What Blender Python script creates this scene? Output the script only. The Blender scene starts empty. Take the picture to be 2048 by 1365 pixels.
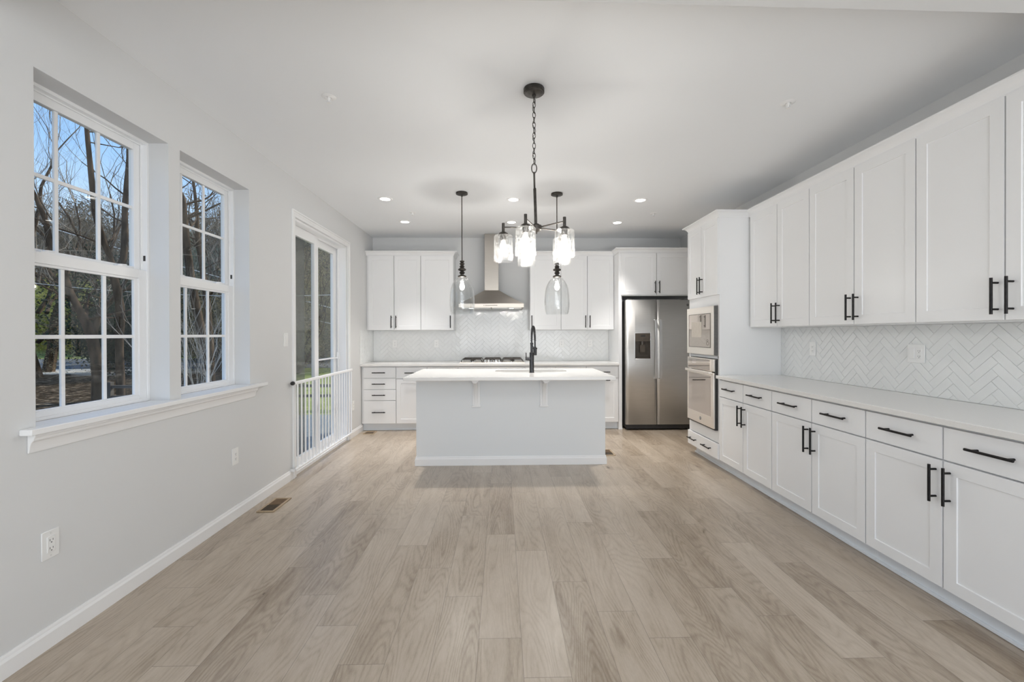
import bpy, bmesh, math, random
from mathutils import Vector, Matrix
from math import sin, cos, pi, radians as R_

# ------------------------------------------------------------------ camera, sky, sun, big lights, exposure
SC = bpy.context.scene
COL = SC.collection
CAM_H = 1.312
F_PX, YAW, PITCH, ROLL, CY = 870.0, -0.02334533, 0.00372029, -0.00259801, 672.297
def _cam_rot():
    cy, sy = cos(YAW), sin(YAW); cp, sp = cos(PITCH), sin(PITCH); cr, sr = cos(ROLL), sin(ROLL)
    B = Matrix(((1, 0, 0), (0, 0, -1), (0, 1, 0)))
    Ry = Matrix(((cy, 0, sy), (0, 1, 0), (-sy, 0, cy)))
    Rx = Matrix(((1, 0, 0), (0, cp, -sp), (0, sp, cp)))
    Rz = Matrix(((cr, -sr, 0), (sr, cr, 0), (0, 0, 1)))
    M = Rz @ Rx @ Ry @ B
    return Matrix((M[0], -M[1], -M[2])).transposed()
cam = bpy.data.cameras.new('camera'); camo = bpy.data.objects.new('camera', cam); COL.objects.link(camo)
cam.sensor_width = 36; cam.lens = F_PX / 2048 * 36; cam.clip_start = 0.05; cam.clip_end = 500
cam.shift_y = (CY - 682.5) / 2048
camo.matrix_world = Matrix.Translation((0, 0, CAM_H)) @ _cam_rot().to_4x4()
SC.camera = camo

W = bpy.data.worlds.new('world'); SC.world = W; W.use_nodes = True
nt = W.node_tree; nt.nodes.clear()
n_out = nt.nodes.new('ShaderNodeOutputWorld'); n_bg = nt.nodes.new('ShaderNodeBackground')
n_tc = nt.nodes.new('ShaderNodeTexCoord'); n_sep = nt.nodes.new('ShaderNodeSeparateXYZ'); n_cr = nt.nodes.new('ShaderNodeValToRGB')
nt.links.new(n_tc.outputs['Generated'], n_sep.inputs[0]); nt.links.new(n_sep.outputs['Z'], n_cr.inputs[0])
n_cr.color_ramp.elements[0].position = 0.0; n_cr.color_ramp.elements[0].color = (1.0, 1.0, 1.0, 1)
n_cr.color_ramp.elements[1].position = 0.65; n_cr.color_ramp.elements[1].color = (0.24, 0.46, 0.90, 1)
for _p, _c in ((0.14, (0.68, 0.84, 1.0, 1)), (0.30, (0.34, 0.58, 0.96, 1))): n_cr.color_ramp.elements.new(_p).color = _c
nt.links.new(n_cr.outputs[0], n_bg.inputs[0]); nt.links.new(n_bg.outputs[0], n_out.inputs[0])
n_bg.inputs[1].default_value = 0.95

SC.view_settings.view_transform = 'Standard'; SC.view_settings.look = 'None'
SC.view_settings.exposure = 0.39; SC.view_settings.gamma = 1.0; SC.view_settings.use_curve_mapping = False
SC.cycles.use_denoising = True
SC.cycles.max_bounces = 10; SC.cycles.diffuse_bounces = 6; SC.cycles.glossy_bounces = 5
SC.cycles.transparent_max_bounces = 16; SC.cycles.transmission_bounces = 8
SC.cycles.caustics_reflective = False; SC.cycles.caustics_refractive = False
SC.cycles.sample_clamp_indirect = 6.0

def light(name, kind, loc, energy, color=(1, 1, 1), rot=(0, 0, 0), size=None, size_y=None, parent=None, **kw):
    l = bpy.data.lights.new(name, kind); l.energy = energy; l.color = color
    if kind == 'AREA':
        l.shape = 'RECTANGLE'; l.size = size; l.size_y = size_y or size
    for k, v in kw.items(): setattr(l, k, v)
    o = bpy.data.objects.new(name, l); COL.objects.link(o); o.location = loc; o.rotation_euler = rot
    if parent: o.parent = parent
    return o
sun = light('sun', 'SUN', (0, 0, 20), 4.6, (1.0, 0.93, 0.82), angle=0.01)
sun.rotation_euler = Vector((-0.42, -0.62, -0.66)).to_track_quat('-Z', 'Y').to_euler()
# added area lights standing in for daylight from unseen openings behind the camera
light('rear_fill_light', 'AREA', (0.4, -4.12, 1.45), 62, (0.90, 0.95, 1.0), (R_(100), 0, 0), 4.1, 2.3)
# added unseen uplight that brightens the ceiling in place of floor bounce
light('upward_fill_light', 'AREA', (1.35, -2.7, .30), 82, (0.93, 0.96, 1.0), (R_(172), 0, 0), 2.4, 2.6)
light('side_fill_light', 'AREA', (-1.86, -1.6, 1.55), 4, (0.88, 0.94, 1.0), (0, R_(-115), 0), 2.0, 2.6)  # weak side fill added behind the camera, out of view

# ------------------------------------------------------------------ helpers
ORG = {}
class MB:
    def __init__(s): s.v = []; s.f = []
    def add(s, vs, fs):
        b = len(s.v); s.v += [tuple(p) for p in vs]; s.f += [tuple(b + i for i in f) for f in fs]; return s
    def box(s, a, b):
        x0, x1 = sorted((a[0], b[0])); y0, y1 = sorted((a[1], b[1])); z0, z1 = sorted((a[2], b[2]))
        return s.add([(x0, y0, z0), (x1, y0, z0), (x1, y1, z0), (x0, y1, z0), (x0, y0, z1), (x1, y0, z1), (x1, y1, z1), (x0, y1, z1)],
                     [(0, 3, 2, 1), (4, 5, 6, 7), (0, 1, 5, 4), (1, 2, 6, 5), (2, 3, 7, 6), (3, 0, 4, 7)])
    def tube(s, pts, r, n=8, cap=True, closed=False):
        pts = [Vector(p) for p in pts]; m = len(pts)
        rs = r if isinstance(r, (list, tuple)) else [r] * m
        ref = None; vs = []
        for i, p in enumerate(pts):
            if closed: t = pts[(i + 1) % m] - pts[i - 1]
            else: t = pts[min(i + 1, m - 1)] - pts[max(i - 1, 0)]
            t.normalize()
            if ref is None:
                ref = Vector((0, 0, 1)) if abs(t.z) < .9 else Vector((1, 0, 0))
            a = t.cross(ref)
            if a.length < 1e-5: a = t.orthogonal()
            a.normalize(); b = t.cross(a).normalized(); ref = a.cross(t)
            for k in range(n):
                w = 2 * pi * k / n
                vs.append(p + (a * cos(w) + b * sin(w)) * rs[i])
        fs = []
        for i in range(m if closed else m - 1):
            for k in range(n):
                j = (i + 1) % m
                fs.append((i * n + k, i * n + (k + 1) % n, j * n + (k + 1) % n, j * n + k))
        if cap and not closed:
            fs.append(tuple(range(n - 1, -1, -1))); fs.append(tuple((m - 1) * n + k for k in range(n)))
        return s.add(vs, fs)
    def cyl(s, a, b, r, n=16, r2=None): return s.tube([a, b], [r, r if r2 is None else r2], n)
    def lathe(s, prof, c, n=32, axis='z', closed=False, cap=False):
        c = Vector(c); vs = []; m = len(prof)
        for r, h in prof:
            for k in range(n):
                w = 2 * pi * k / n; x, y = r * cos(w), r * sin(w)
                vs.append(c + (Vector((x, y, h)) if axis == 'z' else Vector((x, h, y)) if axis == 'y' else Vector((h, x, y))))
        fs = []
        for i in range(m if closed else m - 1):
            j = (i + 1) % m
            for k in range(n): fs.append((i * n + k, i * n + (k + 1) % n, j * n + (k + 1) % n, j * n + k))
        if cap:
            fs.append(tuple(range(n - 1, -1, -1))); fs.append(tuple((m - 1) * n + k for k in range(n)))
        return s.add(vs, fs)
    def sweep(s, prof, path, z0=0.0, side=1):
        """profile (out, up) swept along an XY path with mitred corners; out = right-hand side * side"""
        P = [Vector(p) for p in path]; m = len(P); k = len(prof); vs = []
        nr = []
        for i in range(m - 1):
            d = (P[i + 1] - P[i]).normalized(); nr.append(Vector((d.y, -d.x)) * side)
        for i in range(m):
            a = nr[max(i - 1, 0)]; b = nr[min(i, m - 2)]
            q = (a + b) / (1 + a.dot(b))
            for o, u in prof: vs.append((P[i].x + q.x * o, P[i].y + q.y * o, z0 + u))
        fs = [(i * k + j, i * k + (j + 1) % k, (i + 1) * k + (j + 1) % k, (i + 1) * k + j) for i in range(m - 1) for j in range(k)]
        fs += [tuple(range(k)), tuple((m - 1) * k + j for j in range(k - 1, -1, -1))]
        return s.add(vs, fs)
    def prism(s, poly, axis, a, b):
        def P(p, h): return (h, p[0], p[1]) if axis == 'x' else (p[0], h, p[1]) if axis == 'y' else (p[0], p[1], h)
        n = len(poly)
        return s.add([P(p, a) for p in poly] + [P(p, b) for p in poly],
                     [tuple(range(n - 1, -1, -1)), tuple(n + i for i in range(n))] + [(i, (i + 1) % n, n + (i + 1) % n, n + i) for i in range(n)])
    def ring(s, F, u0, u1, z0, z1, w, d0, d1, wb=None):
        """rectangular frame in a Frame F"""
        wb = w if wb is None else wb
        for a in ((u0, z0, u0 + w, z1), (u1 - w, z0, u1, z1), (u0 + w, z1 - w, u1 - w, z1), (u0 + w, z0, u1 - w, z0 + wb)):
            s.box(F(a[0], d0, a[1]), F(a[2], d1, a[3]))
        return s
    def build(s, name, mat, parent=None, loc=None, smooth=True, bevel=0.0, clean=True, ang=35):
        org = ORG.get(parent, Vector((0, 0, 0))) if parent else Vector(loc or (0, 0, 0))
        me = bpy.data.meshes.new(name)
        me.from_pydata([tuple(Vector(p) - org) for p in s.v], [], s.f)
        if clean:
            bm = bmesh.new(); bm.from_mesh(me); bmesh.ops.recalc_face_normals(bm, faces=bm.faces); bm.to_mesh(me); bm.free()
        me.materials.append(mat)
        if smooth:
            me.polygons.foreach_set('use_smooth', [True] * len(me.polygons)); me.set_sharp_from_angle(angle=R_(ang))
        me.update()
        o = bpy.data.objects.new(name, me); COL.objects.link(o)
        if parent: o.parent = parent; ORG[o] = org
        else: o.location = org; ORG[o] = org
        if bevel:
            b = o.modifiers.new('bevel', 'BEVEL'); b.width = bevel; b.segments = 2; b.limit_method = 'ANGLE'; b.angle_limit = R_(50)
            b.harden_normals = False
        return o
def thing(name, label, cat, loc, group=None):
    o = bpy.data.objects.new(name, None); COL.objects.link(o); o.location = loc; o.empty_display_size = .05
    ORG[o] = Vector(loc); return tag(o, label, cat, group)
def tag(o, label=None, cat=None, group=None, kind=None):
    if label: o['label'] = label
    if cat: o['category'] = cat
    if group: o['group'] = group
    if kind: o['kind'] = kind
    return o
def struct(o): o['kind'] = 'structure'; return o
def copy_tree(o, parent=None, loc=None):
    c = o.copy(); COL.objects.link(c)
    if parent: c.parent = parent
    if loc is not None: c.location = loc
    for ch in [x for x in o.children]: copy_tree(ch, c)
    return c

# ------------------------------------------------------------------ materials
MATS = {}
def pm(name, col, rough=.5, metal=0.0, spec=.5, coat=0.0, bump=None, emit=None, noise=None, aniso=0.0):
    m = bpy.data.materials.new(name); m.use_nodes = True; N = m.node_tree.nodes; L = m.node_tree.links
    b = N['Principled BSDF']; b.inputs['Base Color'].default_value = (*col, 1); b.inputs['Roughness'].default_value = rough
    b.inputs['Metallic'].default_value = metal; b.inputs['Specular IOR Level'].default_value = spec
    b.inputs['Coat Weight'].default_value = coat
    if aniso: b.inputs['Anisotropic'].default_value = aniso
    if emit: b.inputs['Emission Color'].default_value = (*emit[0], 1); b.inputs['Emission Strength'].default_value = emit[1]
    tc = N.new('ShaderNodeTexCoord'); mp = N.new('ShaderNodeMapping'); L.new(tc.outputs['Object'], mp.inputs[0])
    if noise:                       # (scale xyz, colour 2, detail)
        mp.inputs['Scale'].default_value = noise[0]
        t = N.new('ShaderNodeTexNoise'); t.inputs['Scale'].default_value = 1; t.inputs['Detail'].default_value = noise[2]; L.new(mp.outputs[0], t.inputs[0])
        r = N.new('ShaderNodeValToRGB'); r.color_ramp.elements[0].position = .35; r.color_ramp.elements[1].position = .65
        r.color_ramp.elements[0].color = (*col, 1); r.color_ramp.elements[1].color = (*noise[1], 1)
        L.new(t.outputs['Fac'], r.inputs[0]); L.new(r.outputs[0], b.inputs['Base Color'])
    if bump:                        # (scale xyz, strength, distance)
        mp2 = N.new('ShaderNodeMapping'); L.new(tc.outputs['Object'], mp2.inputs[0]); mp2.inputs['Scale'].default_value = bump[0]
        t = N.new('ShaderNodeTexNoise'); t.inputs['Scale'].default_value = 1; t.inputs['Detail'].default_value = 3; L.new(mp2.outputs[0], t.inputs[0])
        bp = N.new('ShaderNodeBump'); bp.inputs['Strength'].default_value = bump[1]; bp.inputs['Distance'].default_value = bump[2]
        L.new(t.outputs['Fac'], bp.inputs['Height']); L.new(bp.outputs[0], b.inputs['Normal'])
    MATS[name] = m; return m
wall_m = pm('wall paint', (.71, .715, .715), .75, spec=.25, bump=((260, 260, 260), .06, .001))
ceil_m = pm('ceiling paint', (.845, .86, .875), .9, spec=.15, bump=((200, 200, 200), .05, .001))
trim_m = pm('trim paint', (.86, .86, .86), .35, spec=.4, noise=((3, 3, 3), (.87, .87, .87), 1))
cab_m = pm('cabinet paint', (.845, .85, .855), .32, spec=.45, noise=((4, 4, 4), (.85, .855, .86), 1))
island_m = pm('island paint', (.78, .80, .812), .6, spec=.3, bump=((200, 200, 200), .04, .001))
toe_m = pm('toe kick paint', (.80, .83, .86), .5, spec=.3, noise=((5, 5, 5), (.81, .84, .87), 1))
vinyl_m = pm('white vinyl', (.88, .885, .89), .3, spec=.45, noise=((3, 3, 3), (.89, .895, .90), 1))
quartz_m = pm('white quartz', (.76, .745, .72), .16, spec=.5, noise=((420, 420, 420), (.80, .79, .77), 2))
tile_m = pm('glazed white tile', (.79, .80, .795), .09, spec=.6, bump=((20, 20, 20), .10, .004), noise=((9, 9, 9), (.81, .82, .815), 1))
grout_m = pm('white grout', (.88, .875, .86), .8, spec=.2, bump=((400, 400, 400), .1, .001))
black_m = pm('matte black metal', (.012, .011, .011), .38, .6, spec=.4, noise=((60, 60, 60), (.02, .018, .018), 2))
bronze_m = pm('dark bronze metal', (.055, .050, .045), .42, .8, spec=.4, noise=((40, 40, 40), (.085, .078, .07), 2))
gun_m = pm('dark gunmetal', (.05, .05, .052), .32, .9, spec=.5, noise=((60, 60, 60), (.075, .075, .078), 2))
steel_m = pm('brushed stainless steel', (.62, .615, .60), .47, 1.0, noise=((6, 6, 700), (.68, .67, .655), 3), bump=((4, 4, 900), .035, .001))
hood_m = pm('warm brushed stainless steel', (.44, .41, .37), .42, 1.0, noise=((6, 6, 700), (.49, .455, .415), 3), bump=((4, 4, 900), .03, .001), aniso=.5)
oven_m = pm('pale brushed stainless steel', (.93, .87, .80), .36, 1.0, noise=((5, 5, 500), (.95, .90, .84), 3), bump=((4, 4, 700), .03, .001))
ovglass_m = pm('tinted oven glass', (.50, .43, .37), .03, .9, spec=.9, coat=1.0, noise=((5, 5, 5), (.52, .45, .39), 1))
chrome_m = pm('satin light metal', (.86, .87, .88), .34, 1.0, noise=((5, 5, 5), (.80, .81, .82), 1))
dark_m = pm('dark plastic', (.02, .019, .018), .45, noise=((40, 40, 40), (.028, .026, .025), 2))
fside_m = pm('dark grey enamel', (.10, .098, .094), .5, noise=((40, 40, 40), (.13, .127, .122), 2))
disp_m = pm('bronze grey plastic', (.07, .055, .042), .35, noise=((20, 20, 20), (.09, .072, .055), 2))
iron_m = pm('cast iron', (.03, .026, .023), .6, .3, noise=((80, 80, 80), (.055, .048, .042), 2))
plate_m = pm('white plastic plate', (.84, .84, .83), .3, noise=((9, 9, 9), (.85, .85, .84), 1))
slot_m = pm('outlet slot', (.03, .03, .03), .6, noise=((9, 9, 9), (.04, .04, .04), 1))
sink_m = pm('grey sink', (.50, .49, .47), .35, .2, noise=((9, 9, 9), (.52, .51, .49), 1))
paper_m = pm('paper label', (.44, .40, .35), .5, noise=((30, 30, 30), (.47, .43, .38), 2))
vent_m = pm('oak coloured register', (.36, .27, .17), .45, .1, noise=((30, 6, 30), (.42, .32, .21), 2))
ventd_m = pm('dark register grille', (.07, .05, .03), .5, .2, noise=((30, 30, 30), (.10, .075, .05), 2))
ventl_m = pm('brown register grille', (.20, .13, .075), .5, .2, noise=((30, 30, 30), (.25, .17, .10), 2))
lens_m = pm('lit lens', (1, 1, 1), .5, emit=((1.0, .97, .92), 9.0))
bulb_m = pm('lit bulb', (1, .95, .85), .4, emit=((1.0, .92, .80), 7.0))
def _bulb():
    m = bpy.data.materials.new('glowing clear bulb'); m.use_nodes = True; N = m.node_tree.nodes; L = m.node_tree.links; N.clear()
    o = N.new('ShaderNodeOutputMaterial'); t = N.new('ShaderNodeBsdfTransparent'); e = N.new('ShaderNodeEmission'); e.inputs[0].default_value = (1, .93, .82, 1); e.inputs[1].default_value = 9.0
    mx = N.new('ShaderNodeMixShader'); mx.inputs[0].default_value = .4; L.new(t.outputs[0], mx.inputs[1]); L.new(e.outputs[0], mx.inputs[2]); L.new(mx.outputs[0], o.inputs[0]); return m
bulb_m = _bulb()
bark_m = pm('bark', (.028, .018, .011), .9, spec=.1, noise=((9, 9, 1.8), (.105, .072, .046), 6), bump=((9, 9, 2.5), .35, .02))
palebark_m = pm('pale bark', (.34, .31, .27), .9, spec=.1, noise=((9, 9, 3), (.46, .43, .38), 4))
twig_m = pm('twig bark', (.09, .072, .055), .9, spec=.1, noise=((1.5, 1.5, 1.5), (.34, .30, .245), 4))
deck_m = pm('dark decking', (.10, .12, .13), .6, noise=((3, 30, 3), (.14, .165, .175), 3))
cable_m = pm('pale cable', (.75, .74, .70), .6, noise=((1, 1, 1), (.8, .79, .75), 2))
fence_m = pm('weathered dark wood', (.06, .05, .04), .8, noise=((2, 20, 20), (.10, .085, .07), 3))

def leaf_mat(name, c1, c2):
    m = bpy.data.materials.new(name); m.use_nodes = True; N = m.node_tree.nodes; L = m.node_tree.links
    b = N['Principled BSDF']; b.inputs['Roughness'].default_value = .6; b.inputs['Specular IOR Level'].default_value = .25
    g = N.new('ShaderNodeNewGeometry'); t = N.new('ShaderNodeTexNoise'); t.inputs['Scale'].default_value = 1.7; t.inputs['Detail'].default_value = 6
    L.new(g.outputs['Position'], t.inputs[0]); r = N.new('ShaderNodeValToRGB')
    r.color_ramp.elements[0].position = .38; r.color_ramp.elements[0].color = (*c1, 1); r.color_ramp.elements[1].position = .62; r.color_ramp.elements[1].color = (*c2, 1)
    L.new(t.outputs['Fac'], r.inputs[0]); L.new(r.outputs[0], b.inputs['Base Color'])
    tr = N.new('ShaderNodeBsdfTranslucent'); L.new(r.outputs[0], tr.inputs[0]); mx = N.new('ShaderNodeMixShader'); mx.inputs[0].default_value = .45
    L.new(b.outputs[0], mx.inputs[1]); L.new(tr.outputs[0], mx.inputs[2]); L.new(mx.outputs[0], N['Material Output'].inputs[0])
    return m
leaf_y = leaf_mat('yellow green leaves', (.30, .33, .06), (.62, .60, .16))
leaf_d = leaf_mat('dark evergreen leaves', (.015, .026, .016), (.05, .07, .045))
leaf_o = leaf_mat('olive brown foliage', (.13, .11, .055), (.30, .26, .14))
leaf_g = leaf_mat('grey green foliage', (.06, .08, .06), (.17, .20, .15))
leaf_h = leaf_mat('hazy brown brush', (.085, .068, .045), (.25, .205, .145))

def glass_mat(name, tint=(1, 1, 1), refl=1.0, rough=0.0, fac=None, streak=False, base=.04):
    m = bpy.data.materials.new(name); m.use_nodes = True; N = m.node_tree.nodes; L = m.node_tree.links; N.clear()
    o = N.new('ShaderNodeOutputMaterial'); t = N.new('ShaderNodeBsdfTransparent'); t.inputs[0].default_value = (*tint, 1)
    g = N.new('ShaderNodeBsdfGlossy'); g.inputs['Roughness'].default_value = rough; g.inputs[0].default_value = (1, 1, 1, 1)
    fr = N.new('ShaderNodeLayerWeight'); fr.inputs['Blend'].default_value = .5
    pw = N.new('ShaderNodeMath'); pw.operation = 'POWER'; pw.inputs[1].default_value = 4.0; L.new(fr.outputs['Facing'], pw.inputs[0])
    mul = N.new('ShaderNodeMath'); mul.operation = 'MULTIPLY_ADD'; mul.inputs[1].default_value = refl; mul.inputs[2].default_value = base; L.new(pw.outputs[0], mul.inputs[0])
    mx = N.new('ShaderNodeMixShader'); L.new(mul.outputs[0], mx.inputs[0]); L.new(t.outputs[0], mx.inputs[1]); L.new(g.outputs[0], mx.inputs[2])
    last = mx
    if streak:
        tc = N.new('ShaderNodeTexCoord'); mp = N.new('ShaderNodeMapping'); mp.inputs['Scale'].default_value = (260, 260, 60); L.new(tc.outputs['Object'], mp.inputs[0])
        nz = N.new('ShaderNodeTexNoise'); nz.inputs['Scale'].default_value = 1; nz.inputs['Detail'].default_value = 3; L.new(mp.outputs[0], nz.inputs[0])
        rp = N.new('ShaderNodeValToRGB'); rp.color_ramp.elements[0].position = .50; rp.color_ramp.elements[1].position = .68
        rp.color_ramp.elements[0].color = (.0, .0, .0, 1); rp.color_ramp.elements[1].color = (.09, .09, .09, 1); L.new(nz.outputs['Fac'], rp.inputs[0])
        df = N.new('ShaderNodeBsdfTranslucent'); df.inputs[0].default_value = (.9, .9, .88, 1)
        d2 = N.new('ShaderNodeBsdfDiffuse'); d2.inputs[0].default_value = (.8, .8, .8, 1)
        ad = N.new('ShaderNodeMixShader'); ad.inputs[0].default_value = .4; L.new(df.outputs[0], ad.inputs[1]); L.new(d2.outputs[0], ad.inputs[2])
        m2 = N.new('ShaderNodeMixShader'); L.new(rp.outputs[0], m2.inputs[0]); L.new(mx.outputs[0], m2.inputs[1]); L.new(ad.outputs[0], m2.inputs[2]); last = m2
        bp = N.new('ShaderNodeBump'); bp.inputs['Strength'].default_value = .5; bp.inputs['Distance'].default_value = .002
        L.new(nz.outputs['Fac'], bp.inputs['Height']); L.new(bp.outputs[0], g.inputs['Normal'])
    L.new(last.outputs[0], o.inputs[0]); return m
pane_m = glass_mat('window glass', (.95, .965, .96), .35, base=.022)
pendglass_m = glass_mat('clear pendant glass', (.965, .97, .97), 1.0, base=.04)
seed_m = glass_mat('seeded glass', (.98, .98, .975), .4, .05, streak=True)
def screen_mat():
    m = bpy.data.materials.new('insect screen'); m.use_nodes = True; N = m.node_tree.nodes; L = m.node_tree.links; N.clear()
    o = N.new('ShaderNodeOutputMaterial'); t = N.new('ShaderNodeBsdfTransparent'); d = N.new('ShaderNodeBsdfDiffuse'); d.inputs[0].default_value = (.22, .22, .20, 1)
    mx = N.new('ShaderNodeMixShader'); mx.inputs[0].default_value = .45; L.new(t.outputs[0], mx.inputs[1]); L.new(d.outputs[0], mx.inputs[2]); L.new(mx.outputs[0], o.inputs[0]); return m
screen_m = screen_mat()

def floor_mat():
    m = bpy.data.materials.new('oak plank floor'); m.use_nodes = True; N = m.node_tree.nodes; L = m.node_tree.links
    b = N['Principled BSDF']
    def M(op, a, bb=None, c=None):
        n = N.new('ShaderNodeMath'); n.operation = op
        for i, x in enumerate((a, bb, c)):
            if x is None: continue
            if isinstance(x, (int, float)): n.inputs[i].default_value = x
            else: L.new(x, n.inputs[i])
        return n.outputs[0]
    tc = N.new('ShaderNodeTexCoord'); sp = N.new('ShaderNodeSeparateXYZ'); L.new(tc.outputs['Object'], sp.inputs[0])
    x, y = sp.outputs[0], sp.outputs[1]
    PW, PL = .1835, .975
    xu = M('DIVIDE', M('ADD', x, .103), PW); ix = M('FLOOR', xu); fx = M('FRACT', xu)
    wn = N.new('ShaderNodeTexWhiteNoise'); wn.noise_dimensions = '1D'; L.new(ix, wn.inputs['W'])
    yo = M('ADD', M('MULTIPLY', ix, .262), M('MULTIPLY', wn.outputs[0], .10))
    yu = M('DIVIDE', M('SUBTRACT', M('ADD', y, yo), 1.93), PL); iy = M('FLOOR', yu); fy = M('FRACT', yu)
    cv = N.new('ShaderNodeCombineXYZ'); L.new(ix, cv.inputs[0]); L.new(iy, cv.inputs[1])
    w2 = N.new('ShaderNodeTexWhiteNoise'); w2.noise_dimensions = '2D'; L.new(cv.outputs[0], w2.inputs['Vector'])
    sc = N.new('ShaderNodeSeparateColor'); L.new(w2.outputs['Color'], sc.inputs[0])
    # grain coordinates, shifted per plank
    gv = N.new('ShaderNodeCombineXYZ')
    L.new(M('ADD', M('MULTIPLY', x, 1.0), M('MULTIPLY', sc.outputs[0], 37.0)), gv.inputs[0])
    L.new(M('ADD', M('MULTIPLY', y, 0.16), M('MULTIPLY', sc.outputs[1], 53.0)), gv.inputs[1])
    L.new(M('MULTIPLY', sc.outputs[2], 11.0), gv.inputs[2])
    def noise(scale, det, rough=.5, vec=gv.outputs[0]):
        t = N.new('ShaderNodeTexNoise'); t.inputs['Scale'].default_value = scale; t.inputs['Detail'].default_value = det; t.inputs['Roughness'].default_value = rough
        L.new(vec, t.inputs[0]); return t.outputs['Fac']
    big = noise(5.5, 1.5, .4); rings = M('FRACT', M('MULTIPLY', big, 26.0)); rings = M('ABSOLUTE', M('SUBTRACT', rings, .5))      # cathedral contour lines
    ringmask = M('MULTIPLY', M('SMOOTH_MIN', M('MULTIPLY', rings, 3.0), 1.0, .2), 1.0)
    fine = noise(150, 4, .7); med = noise(22, 3, .6); blotch = noise(9.0, 2, .5)
    k1 = M('SUBTRACT', M('MULTIPLY', blotch, 1.0), .5)
    v = M('ADD', .50, M('MULTIPLY', k1, .50))
    v = M('ADD', v, M('MULTIPLY', M('SUBTRACT', med, .5), .42))
    v = M('ADD', v, M('MULTIPLY', M('SUBTRACT', fine, .5), .42))
    v = M('ADD', v, M('MULTIPLY', M('SUBTRACT', ringmask, .75), .13))
    v = M('ADD', v, M('MULTIPLY', M('SUBTRACT', sc.outputs[0], .5), .28))
    # knots
    vo = N.new('ShaderNodeTexVoronoi'); vo.inputs['Scale'].default_value = 2.6; kv = N.new('ShaderNodeCombineXYZ')
    L.new(M('ADD', x, M('MULTIPLY', sc.outputs[2], 9)), kv.inputs[0]); L.new(M('MULTIPLY', y, .42), kv.inputs[1]); L.new(kv.outputs[0], vo.inputs['Vector'])
    kd = M('ADD', vo.outputs['Distance'], M('MULTIPLY', M('SUBTRACT', med, .5), .09))
    kn = M('MULTIPLY', M('LESS_THAN', kd, .030), .35)
    halo = M('MAXIMUM', M('SUBTRACT', 1.0, M('DIVIDE', kd, .13)), 0.0)
    v = M('SUBTRACT', v, M('ADD', kn, M('MULTIPLY', halo, .30)))
    r = N.new('ShaderNodeValToRGB'); e = r.color_ramp.elements
    e[0].position = .0; e[0].color = (.12, .08, .05, 1); e[1].position = 1.0; e[1].color = (.56, .475, .385, 1)
    for p, c in ((.25, (.27, .205, .143, 1)), (.5, (.42, .345, .263, 1)), (.75, (.515, .436, .35, 1))):
        q = e.new(p); q.color = c
    L.new(v, r.inputs[0])
    # joints
    ex = M('MINIMUM', fx, M('SUBTRACT', 1.0, fx)); ey = M('MINIMUM', fy, M('SUBTRACT', 1.0, fy))
    jx = M('LESS_THAN', M('MULTIPLY', ex, PW), .0011); jy = M('LESS_THAN', M('MULTIPLY', ey, PL), .0013)
    j = M('MAXIMUM', jx, jy)
    mx = N.new('ShaderNodeMix'); mx.data_type = 'RGBA'; L.new(M('MULTIPLY', j, .62), mx.inputs['Factor']); L.new(r.outputs[0], mx.inputs[6]); mx.inputs[7].default_value = (.13, .10, .075, 1)
    L.new(mx.outputs[2], b.inputs['Base Color'])
    b.inputs['Roughness'].default_value = .33; b.inputs['Specular IOR Level'].default_value = .6; b.inputs['Coat Weight'].default_value = .45; b.inputs['Coat Roughness'].default_value = .28
    bp = N.new('ShaderNodeBump'); bp.inputs['Strength'].default_value = .25; bp.inputs['Distance'].default_value = .001
    L.new(M('SUBTRACT', M('MULTIPLY', fine, .5), j), bp.inputs['Height']); L.new(bp.outputs[0], b.inputs['Normal'])
    return m
floor_m = floor_mat()

# ------------------------------------------------------------------ room shell
CEIL = 2.752; XL, XR, YB, YF = -1.91, 2.69, 6.50, -4.20
W1 = (1.826, 2.546); W2 = (2.634, 3.343); WZ = (.938, 2.412); DY = (4.06, 5.43); DZ = 2.40
struct(MB().box((XL - .29, YF - .2, -.12), (XR + .2, YB + .2, 0)).build('floor', floor_m, smooth=False))
struct(MB().box((XL - .29, YF - .2, CEIL), (XR + .2, YB + .2, CEIL + .25)).build('ceiling', ceil_m, smooth=False))
b = MB(); XO = XL - .20
LS = (-2.9, -.3)     # unseen side opening of the rear room, added to let daylight in
for y0, y1, z0, z1 in ((YF - .2, LS[0], 0, CEIL), (LS[0], LS[1], 0, .6), (LS[0], LS[1], 2.45, CEIL), (LS[1], W1[0], 0, CEIL),
                       (W1[0], W1[1], 0, WZ[0] - .025), (W1[0], W1[1], WZ[1], CEIL), (W1[1], W2[0], 0, CEIL),
                       (W2[0], W2[1], 0, WZ[0] - .025), (W2[0], W2[1], WZ[1], CEIL), (W2[1], DY[0], 0, CEIL), (DY[0], DY[1], DZ, CEIL), (DY[1], YB + .2, 0, CEIL)):
    b.box((XO, y0, z0), (XL, y1, z1))
struct(b.build('wall_left', wall_m, smooth=False))
struct(MB().box((XL, YB, 0), (XR + .2, YB + .2, CEIL)).build('wall_back', wall_m, smooth=False))
struct(MB().box((XR, YF - .2, 0), (XR + .2, YB, CEIL)).build('wall_right', wall_m, smooth=False))
b = MB()
for x0, x1, z0, z1 in ((XL, -1.7, 0, CEIL), (-1.7, 2.5, 0, .3), (-1.7, 2.5, 2.6, CEIL), (2.5, XR, 0, CEIL), (.3, .5, .3, 2.6)):
    b.box((x0, YF - .2, z0), (x1, YF, z1))
struct(b.build('wall_front', wall_m, smooth=False))
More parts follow.
